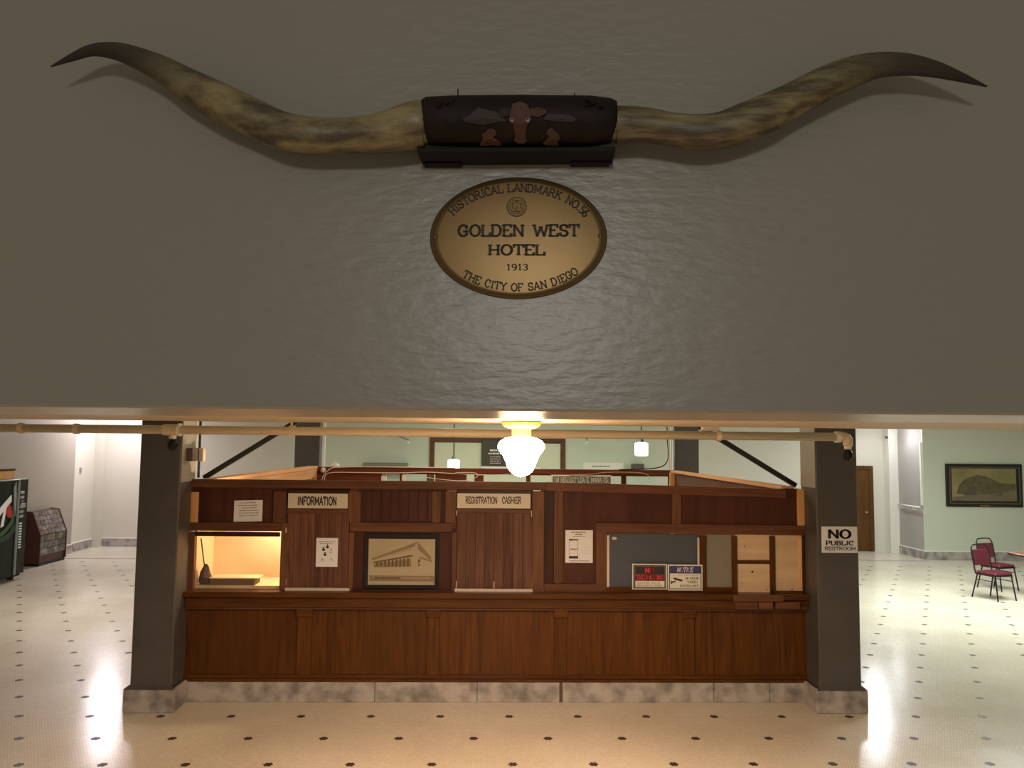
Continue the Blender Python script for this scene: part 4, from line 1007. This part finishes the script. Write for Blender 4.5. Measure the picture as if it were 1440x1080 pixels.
relief([(770, 160), (800, 162), (812, 168), (806, 172), (782, 171), (764, 168)], 'copper_dark', 'tooled_scroll', .003)
relief([(686, 181), (692, 180), (698, 184), (698, 188), (692, 189), (695, 193), (703, 199), (705, 203), (690, 202), (682, 203.5), (675, 203), (677, 198), (679, 192), (678, 188), (683, 185)], 'copper', 'tooled_rider', .007)
relief([(771, 181), (776, 179), (780, 184), (786, 188), (787, 194), (783, 199), (786, 203), (778, 203.5), (768, 203), (764, 200), (769, 195), (772, 191), (768, 186)], 'copper', 'tooled_rider', .007)
# lacing knots on top of the wrap
random.seed(11)
for (xc_, n_) in ((629, 9), (832, 9)):
    bm = bmesh.new()
    for k in range(n_):
        x = xc_ + random.uniform(-14, 14); yq = 140 + random.uniform(0, 9)
        p = on_wrap(x, yq, pr[3]); bmesh.ops.create_uvsphere(bm, u_segments=8, v_segments=5, radius=random.uniform(.0035, .006), matrix=Matrix.Translation(p))
    obj('lacing', bm, 'leather', hs, world=False)
for x in (644, 808):
    p = FL(x, 140, AX); p2 = FL(x, 125 if x < 700 else 131, AX - .02); bm = bmesh.new(); tube(bm, [p, p2], .0016, 6); obj('hanging_wire', bm, 'black_metal', hs, world=False)
# supporting bracket shelf
DS = 0.10
s0, s1 = FL(586, 208, DS), FL(865.5, 208, DS)
zsb = pc[3].z - pr[3] - .019
sf = fthing('bracket_shelf', 'narrow black wall shelf carrying the leather-wrapped horns', 'shelf')
obj('shelf_board', B(s0.x, s1.x, -DS, -.001, zsb, zsb + .011, bev=.002), 'black_wood', sf, world=False)
for x in (622, 830):
    p = FL(x, 232, .03); obj('support_block', B(p.x - .05, p.x + .05, -.03, -.001, zsb - .007, zsb - .0005, bev=.002), 'black_wood', sf, world=False)

# oval brass plaque
pq = fthing('brass_plaque', 'oval brass landmark plaque engraved GOLDEN WEST HOTEL', 'plaque')
c_ = FL(728.5, 334, .006); ax_ = (FL(853.5, 334, .006) - FL(604, 334, .006)).length / 2; bz_ = (FL(728, 248.5, .006) - FL(728, 419.5, .006)).length / 2
bm = bmesh.new(); NS = 72
def ell(s, y): return [bm.verts.new((c_.x + ax_ * s * math.cos(2 * PI * k / NS), y, c_.z + bz_ * s * math.sin(2 * PI * k / NS))) for k in range(NS)]
rings = [ell(1.0, -.0005), ell(1.0, -.005), ell(.985, -.0085), ell(.9, -.0095), ell(.5, -.0115)]
for a_, b_ in zip(rings, rings[1:]):
    for k in range(NS): bm.faces.new((a_[k], a_[(k + 1) % NS], b_[(k + 1) % NS], b_[k]))
bm.faces.new(rings[-1]); obj('plate', bm, 'gold', pq, world=False, smooth=True)
bm = bmesh.new(); r1 = ell(.963, -.0092); r2 = ell(.953, -.0094); r3 = ell(.953, -.0098); r4 = ell(.963, -.0096)
for a_, b_ in ((r1, r4), (r4, r3), (r3, r2)):
    for k in range(NS): bm.faces.new((a_[k], a_[(k + 1) % NS], b_[(k + 1) % NS], b_[k]))
obj('engraved_border', bm, 'engrave', pq, world=False)
for (x, y) in ((612.5, 333.5), (844, 331.5)):
    p = FL(x, y, .0108); bm = bmesh.new(); bmesh.ops.create_uvsphere(bm, u_segments=12, v_segments=6, radius=.0062, matrix=Matrix.Translation(p) @ Matrix.Scale(.4, 4, (0, 1, 0)))
    sc_ = obj('screw', bm, 'seal', pq, world=False, smooth=True)
    bm = bmesh.new(); box(bm, p.x - .005, p.x + .005, p.y - .0034, p.y - .002, p.z - .0008, p.z + .0008); obj('screw_slot', bm, 'engrave', sc_, world=False)
# slab-serif letters drawn as strokes
SF = -.0112
def line(s, x0, x1, yt_, yb_, th, name):
    tot = sum(GL[c][0] for c in s); pos = 0; bm = bmesh.new()
    p0, p1 = FL(x0, (yt_ + yb_) / 2, .011), FL(x1, (yt_ + yb_) / 2, .011); zt_, zb_ = FL((x0 + x1) / 2, yt_, .011).z, FL((x0 + x1) / 2, yb_, .011).z
    sx = (p1.x - p0.x) / tot
    for c in s:
        glyph(bm, c, (lambda u, v, q=pos: Vector((p0.x + (q + u) * sx, SF, zb_ + v * (zt_ - zb_)))), th); pos += GL[c][0]
    obj(name, bm, 'engrave', pq, world=False, label='engraved words ' + s)
line('GOLDEN WEST', 643.5, 815, 316.5, 332, .09, 'lettering')
line('HOTEL', 686, 767, 344.5, 358.5, .09, 'lettering')
line('1913', 712, 743, 371.5, 380, .07, 'lettering')
def arc_text(s, a_px, b_px, x_start, x_end, hpx, th, top=True, extra=1.0):
    """letters set along an ellipse about the plaque's centre"""
    cx, cy = 728.5, 334
    def th_of(x): return math.acos(max(-1, min(1, (x - cx) / a_px)))
    t0, t1 = th_of(x_start), th_of(x_end)
    N = 200; L = [0]; P_ = []
    for i in range(N + 1):
        t_ = t0 + (t1 - t0) * i / N
        P_.append((cx + a_px * math.cos(t_), cy - (1 if top else -1) * b_px * math.sin(t_), t_))
        if i: L.append(L[-1] + math.hypot(P_[i][0] - P_[i - 1][0], P_[i][1] - P_[i - 1][1]))
    tot = sum(GL[c][0] for c in s); pos = 0; bm = bmesh.new()
    for c in s:
        g = (pos + GL[c][0] / 2) / tot * L[-1]; i = max(1, min(N, next(k for k in range(N + 1) if L[k] >= g)))
        x, y, t_ = P_[i]; dx, dy_ = P_[i][0] - P_[i - 1][0], P_[i][1] - P_[i - 1][1]; l_ = math.hypot(dx, dy_); ux, uy = dx / l_, dy_ / l_
        nx, ny = uy, -ux                  # up across the baseline, in pixels (y down)
        un = L[-1] / tot
        def T(u, v, x=x, y=y, ux=ux, uy=uy, nx=nx, ny=ny, c=c):
            a_ = (u - GL[c][0] / 2) * un; h_ = (v - .5) * hpx
            q = FL(x + ux * a_ + nx * h_, y + uy * a_ + ny * h_, .0105); return Vector((q.x, SF + .0012, q.z))
        glyph(bm, c, T, th); pos += GL[c][0]
    obj('lettering', bm, 'engrave', pq, world=False, label='engraved words ' + s)
arc_text('HISTORICAL LANDMARK NO.56', 109, 70, 633, 826, 11, .085)
arc_text('THE CITY OF SAN DIEGO', 109, 70, 652, 811, 10.5, .08, top=False)
# city seal
p = FL(726.5, 291, .0112); bm = bmesh.new()
def disc(r, y, n=28): return [Vector((p.x + r * math.cos(2 * PI * k / n), y, p.z + r * math.sin(2 * PI * k / n))) for k in range(n)]
rs_ = (FL(741, 291, .011) - FL(726.5, 291, .011)).length
prism(bm, disc(rs_, -.0108), Vector((0, -.0008, 0))); obj('seal_disc', bm, 'seal', pq, world=False)
bm = bmesh.new()
for r_ in (rs_ * .98, rs_ * .68):
    q = disc(r_, -.0119); q2 = disc(r_ * .93, -.0119)
    for k in range(28): prism(bm, [q[k], q[(k + 1) % 28], q2[(k + 1) % 28], q2[k]], Vector((0, -.0006, 0)))
for k in range(16):
    a_ = 2 * PI * k / 16 + .1
    if 1.2 < a_ < 2.0: continue
    cx_, cz_ = p.x + rs_ * .83 * math.cos(a_), p.z + rs_ * .83 * math.sin(a_)
    box(bm, cx_ - .0011, cx_ + .0011, -.0126, -.0116, cz_ - .0011, cz_ + .0011)
for (u0, v0, u1, v1) in ((-.12, .35, -.02, .62), (.02, .62, .1, .35), (-.45, .25, -.2, .35), (.22, .35, .5, .22), (-.45, .1, -.35, -.2), (.38, .1, .48, -.2), (-.15, -.05, -.02, -.35), (.0, .1, .14, -.2), (-.3, -.42, .3, -.45)):
    tube(bm, [(p.x + u0 * rs_, -.0122, p.z + v0 * rs_), (p.x + u1 * rs_, -.0122, p.z + v1 * rs_)], .0009, 5)
obj('seal_emblem', bm, 'engrave', pq, world=False)

# ================================================================== LEFT AISLE
# vending machine against the left wall, facing right
XM = -8.80
ym0, ym1, ym2 = 13.85, PX(26, 740, XM).y, PX(34.5, 740, XM - .08).y
zt_m = PX(26, 674, XM).z
vm = thing('vending_machine', 'tall black and green drinks vending machine by the left wall', 'vending machine', (XM - .45, (ym0 + ym2) / 2, 0))
obj('cabinet', B(XL + .06, XM - .12, ym0, ym2, 0.06, zt_m, bev=.01), 'machine', vm)
bm = bmesh.new(); n = 8; pts = []
for i in range(n + 1):
    s = i / n; pts.append(Vector((XM - .119 + .119 * math.sin(PI * (0.12 + .76 * s)) ** .5, ym0 + .01 + s * (ym1 - ym0 - .02), 0.12)))
pts = [Vector((XM - .119, ym0 + .01, .12))] + pts + [Vector((XM - .119, ym1 - .01, .12))]
prism(bm, pts, Vector((0, 0, zt_m - .14))); door_ = obj('front_panel', bm, 'machine', vm)
obj('panel_trim', B(XM - .118, XM - .012, ym1 - .010, ym1 + .012, .12, zt_m - .02, bev=.003), 'machine_edge', vm)
obj('top_trim', B(XM - .118, XM - .0, ym0 + .01, ym1, zt_m - .018, zt_m, bev=.003), 'machine_edge', vm)
obj('control_strip', B(XM - .118, XM - .05, ym1 + .014, ym2, .12, zt_m - .01, bev=.004), 'black_metal', vm)
for k in range(6):
    zz = 1.62 - k * .09
    obj('selection_button', B(XM - .049, XM - .035, ym1 + .08, ym1 + .2, zz, zz + .05, bev=.003), 'machine_edge' if k != 2 else 'brownbox', vm)
bm = bmesh.new(); box(bm, XM - .049, XM - .03, ym1 + .1, ym1 + .26, 1.36, 1.44, bev=.004); obj('coin_slot', bm, 'machine_edge', vm)
for k in range(10):
    zz = 1.05 - k * .05; obj('price_mark', B(XM - .049, XM - .044, ym1 + .1, ym1 + .19, zz, zz + .028), 'paper', vm)
for yy in (ym0 + .1, ym2 - .12):
    obj('foot', B(XM - .3, XM - .2, yy, yy + .06, 0, .06), 'black_metal', vm)
    obj('foot', B(XL + .15, XL + .25, yy, yy + .06, 0, .06), 'black_metal', vm)
def mp_(px, py, d=0.0): return PX(px, py, XM + .004 + d)
def decal(pts, m, name, d=0.0):
    bm = bmesh.new(); prism(bm, [mp_(x, y, d) for x, y in pts], Vector((-.012, 0, 0))); obj(name, bm, m, door_)
decal([(-6, 722), (-6, 733), (16.5, 705), (16.5, 696)], 'paper', 'white_stroke')
decal([(1, 742), (5, 740), (9.5, 714), (7, 714)], 'paper', 'white_stroke')
decal([(9.3, 722), (10.2, 714), (13, 709.5), (16, 713), (17.4, 721), (16.6, 727), (14, 728.5), (10.8, 727)], 'red_ink', 'red_dot', .002)
decal([(18.5, 712), (20.5, 714), (21, 724), (18.5, 736), (10, 748), (0, 756), (0, 750), (8, 743), (15, 733), (18, 722)], 'machine_glow', 'green_swirl', .001)
decal([(0, 757), (12, 749), (20, 735), (22, 745), (12, 758), (0, 764)], 'machine_green', 'green_swirl', .001)
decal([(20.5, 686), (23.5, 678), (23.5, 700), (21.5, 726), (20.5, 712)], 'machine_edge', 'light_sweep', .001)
# crate on top of the machine
cr = thing('wooden_tray', 'small open wooden tray standing on top of the vending machine', 'box', (XM - .4, 14.55, zt_m))
y0_, y1_ = 13.95, PX(20, 666, XM - .15).y; zc_ = PX(18, 659.5, XM - .15).z
for q in ((XM - .75, XM - .73, y0_, y1_), (XM - .17, XM - .15, y0_, y1_), (XM - .73, XM - .17, y0_, y0_ + .02), (XM - .73, XM - .17, y1_ - .02, y1_)):
    obj('tray_side', B(*q, zt_m, zc_, bev=.003), 'pine_z', cr)
obj('rim', B(XM - .16, XM - .135, y0_ - .01, y1_ + .015, zc_ - .03, zc_ + .008, bev=.003), 'panel', cr)
obj('tray_base', B(XM - .73, XM - .17, y0_ + .02, y1_ - .02, zt_m, zt_m + .015), 'pine_z', cr)

# magazine display stand
sx0, sx1, sy0, sy1 = XL + .04, -9.36, 17.35, 18.42
ds = thing('display_stand', 'dark brown slanted display stand with a colourful front by the left wall', 'display stand', ((sx0 + sx1) / 2, (sy0 + sy1) / 2, 0))
zs0, zs1, zs2 = .06, PX(73, 750, sx1).z, PX(56, 718.5, -9.58).z
prof = [(sx0, zs0), (sx1, zs0), (sx1, zs1), (sx0 + .19, zs2), (sx0, zs2 + .02)]
for yy in (sy0, sy1 - .03):
    bm = bmesh.new(); prism(bm, [Vector((x, yy, z)) for x, z in prof], Vector((0, .03, 0))); obj('side_panel', bm, 'brownbox', ds)
bm = bmesh.new(); prism(bm, [Vector((x, sy0 + .031, z)) for x, z in [(sx0, zs0), (sx1 - .03, zs0), (sx1 - .03, zs1), (sx0 + .16, zs2 - .01), (sx0, zs2)]], Vector((0, sy1 - sy0 - .062, 0))); obj('carcass', bm, 'brownbox', ds)
obj('plinth', B(sx0, sx1 - .02, sy0 + .02, sy1 - .02, 0, zs0 - .001), 'black_metal', ds)
# rows of brochures on the slanted face
def stand_mat(i):
    return mat('brochure_%s' % ['cream', 'grey', 'olive', 'plum', 'brown', 'pale'][i], [(0.18, .15, .12), (.09, .08, .085), (.11, .10, .06), (.08, .055, .065), (.09, .06, .05), (.28, .25, .23)][i], .5, var=(14, [(0.06, .05, .045), (.22, .2, .19), (.05, .05, .03), (.2, .16, .17), (.2, .15, .11), (.1, .08, .075)][i], .4, .6))
bms = [stand_mat(i) for i in range(6)]
a0 = Vector((sx1 - .028, 0, zs1)); a1 = Vector((sx0 + .162, 0, zs2 - .01)); rows = 5; colsn = 7
random.seed(3)
for r_ in range(rows + 3):
    for c in range(colsn):
        ya = sy0 + .04 + c * (sy1 - sy0 - .08) / colsn; yb_ = ya + (sy1 - sy0 - .08) / colsn - .008
        if r_ < rows:
            s0_, s1_ = r_ / rows, (r_ + .93) / rows; p0_ = a0.lerp(a1, s0_); p1_ = a0.lerp(a1, s1_); off = Vector((.018 + random.uniform(0, .006), 0, .008))
        else:
            k_r = r_ - rows; p0_ = Vector((sx1 - .028, 0, zs0 + .16 + k_r * (zs1 - zs0 - .16) / 3)); p1_ = p0_ + Vector((0, 0, (zs1 - zs0 - .16) / 3 * .93)); off = Vector((.018 + random.uniform(0, .005), 0, 0))
        bm = bmesh.new(); prism(bm, [Vector((p0_.x, ya, p0_.z)), Vector((p0_.x, yb_, p0_.z)), Vector((p1_.x, yb_, p1_.z)), Vector((p1_.x, ya, p1_.z))], off)
        obj('brochure', bm, random.choice(bms), ds)
# thermostat dot and wall bits
p = PX(113, 661, XL - .068); tag(obj('wall_switch', B(XL - .07, XL - .05, p.y - .04, p.y + .04, p.z - .06, p.z + .06, bev=.003), 'machine_edge'), 'small grey plate on the left wall near the far corner', 'switch')
p = PY(1246, 615, YB - .3)
tag(obj('wall_sensor', B(p.x - .03, p.x + .03, YB - .33, YB - .302, p.z - .03, p.z + .03, bev=.003), 'brace'), 'tiny dark sensor on the white corner post', 'sensor')

# ================================================================== RIGHT AISLE
# handrail on the return wall
ha = PX(1297, 714, XR - .08); hb = Vector((XR - .08, YB - .42, PX(1297, 714, XR - .08).z))
hr = thing('handrail', 'white wall handrail by the corner right of the brown door', 'handrail', (XR, (ha.y + hb.y) / 2, ha.z))
ha.y = YR + .05
bm = bmesh.new(); tube(bm, [ha, hb], .022, 10); obj('rail', bm, 'white_metal', hr, smooth=True)
for yy in (ha.y + .3, ha.y + .9):
    bm = bmesh.new(); tube(bm, [(XR - .08, yy, ha.z), (XR - .08, yy, ha.z - .07), (XR - .002, yy, ha.z - .09)], .014, 8); obj('bracket', bm, 'white_metal', hr)
zt_c = PX(1294, 622, XR - .03).z
tag(obj('corner_guard', B(XR - .045, XR - .002, YR + .02, YR + .07, ha.z + .05, zt_c, bev=.003), 'white_metal'), 'tall thin white strip on the corner above the handrail end', 'strip')
# framed painting
YPn = YR - .01
pt2 = plate('framed_painting', 'wide dark framed landscape painting on the right wall', 'painting', 1331, 652.5, 1438.5, 713, 'picture_black', YR - .06, .058, .012)
a, b, c, e = RC(1331, 652.5, 1438.5, 713, YR - .06)
bm = bmesh.new()
for q in ((a + .07, b - .07, e - .10, e - .07), (a + .07, b - .07, c + .07, c + .10), (a + .07, a + .10, c + .1, e - .1), (b - .10, b - .07, c + .1, e - .1)):
    box(bm, q[0], q[1], YR - .075, YR - .061, q[2], q[3], bev=.003)
obj('inner_lip', bm, 'picture_lip', pt2)
xa_, xb_, zc_, zd_ = RC(1338.5, 659, 1429, 704.5, YR - .062)
obj('canvas', B(xa_, xb_, YR - .064, YR - .0605, zc_, zd_), 'olive', pt2)
def pp(pts, m, name, d):
    bm = bmesh.new(); prism(bm, [PY(x, y, YR - .0655 - d) for x, y in pts], Vector((0, .0008, 0))); obj(name, bm, m, pt2)
pp([(1338.8, 699), (1365, 695), (1395, 693), (1428.5, 688), (1428.5, 704), (1338.8, 704)], 'olive_fg', 'painted_foreground', 0)
pp([(1345, 694), (1349, 682), (1355, 675), (1363, 671), (1374, 668), (1385, 669.5), (1396, 674), (1406, 679.5), (1428.5, 680.5), (1428.5, 689), (1410, 693), (1385, 695), (1357, 696)], 'olive_dark', 'painted_hill', .001)
pp([(1359, 688), (1372, 687), (1372, 696), (1357, 696)], 'picture_lip', 'painted_house', .002)
pp([(1400, 693), (1404, 689), (1410, 690), (1411, 697), (1401, 698)], 'olive_dark', 'painted_tree', .002)
obj('name_plate', B((xa_ + xb_) / 2 - .12, (xa_ + xb_) / 2 + .12, YR - .069, YR - .0605, c + .012, c + .05), 'seal', pt2, label='small dull brass name plate')

# stacking chairs
def make_chair(label, x, y, rz):
    t = thing('stacking_chair', label, 'chair', (x, y, 0), rz, group='burgundy chairs at the table on the right')
    def o(name, bm, m, **k): return obj(name, bm, m, t, world=False, **k)
    bm = bmesh.new(); box(bm, -.21, .21, -.20, .21, .43, .485, bev=.022); o('seat', bm, 'burgundy')
    bm = bmesh.new(); tube(bm, [(-.20, -.19, .425), (.20, -.19, .425), (.20, .20, .425), (-.20, .20, .425), (-.20, -.19, .425)], .011, 8); o('seat_frame', bm, 'black_metal')
    bm = bmesh.new()
    prof = [(-.175, .57), (-.19, .72), (-.165, .84), (.165, .84), (.19, .72), (.175, .57)]
    prism(bm, [Vector((u, -.235 - (z - .5) * .16, z)) for u, z in prof], Vector((0, .035, 0))); o('backrest', bm, 'burgundy')
    hoop = [(-.20, -.20, .43), (-.205, -.225, .58), (-.205, -.265, .80), (-.18, -.285, .89), (-.12, -.29, .925), (.12, -.29, .925), (.18, -.285, .89), (.205, -.265, .80), (.205, -.225, .58), (.20, -.20, .43)]
    bm = bmesh.new(); tube(bm, smooth_pts(hoop, 4), .0125, 8); o('back_frame', bm, 'black_metal', smooth=True)
    for sx in (-1, 1):
        bm = bmesh.new(); tube(bm, [(sx * .19, -.17, .42), (sx * .22, -.27, .0)], .0125, 8); o('leg', bm, 'black_metal')
        bm = bmesh.new(); tube(bm, [(sx * .19, .19, .42), (sx * .215, .25, .0)], .0125, 8); o('leg', bm, 'black_metal')
        bm = bmesh.new(); tube(bm, [(sx * .198, -.19, .33), (sx * .198, .205, .33)], .008, 6); o('stretcher', bm, 'black_metal')
    return t
l1 = PZ(1376, 840); l2 = PZ(1411, 846)
c0 = (l1 + PZ(1438, 844)) / 2
make_chair('burgundy chair nearer the desk with a black tube frame', 9.06, 14.30, -2.836)
make_chair('burgundy chair half hidden behind the nearer chair', 9.76, 15.28, -2.836)
# table
tc_ = PY(1391, 773, 15.0)
tb = thing('cafe_table', 'red-brown topped pedestal table cut by the right picture edge', 'table', (10.42, 14.45, 0), .08)
bm = B(-.72, .75, -.45, .45, .735, .765, bev=.008); obj('tabletop', bm, 'table_top', tb, world=False)
bm = B(-.715, .745, -.445, .445, .72, .7345); obj('edge_band', bm, 'black_metal', tb, world=False)
bm = bmesh.new(); tube(bm, [(0, 0, .04), (0, 0, .719)], .035, 12); obj('column', bm, 'black_metal', tb, world=False)
for q in ((-.45, .45, -.035, .035), (-.035, .035, .036, .36), (-.035, .035, -.36, -.036)):
    bm = B(*q, 0, .04, bev=.008); obj('base_foot', bm, 'black_metal', tb, world=False)
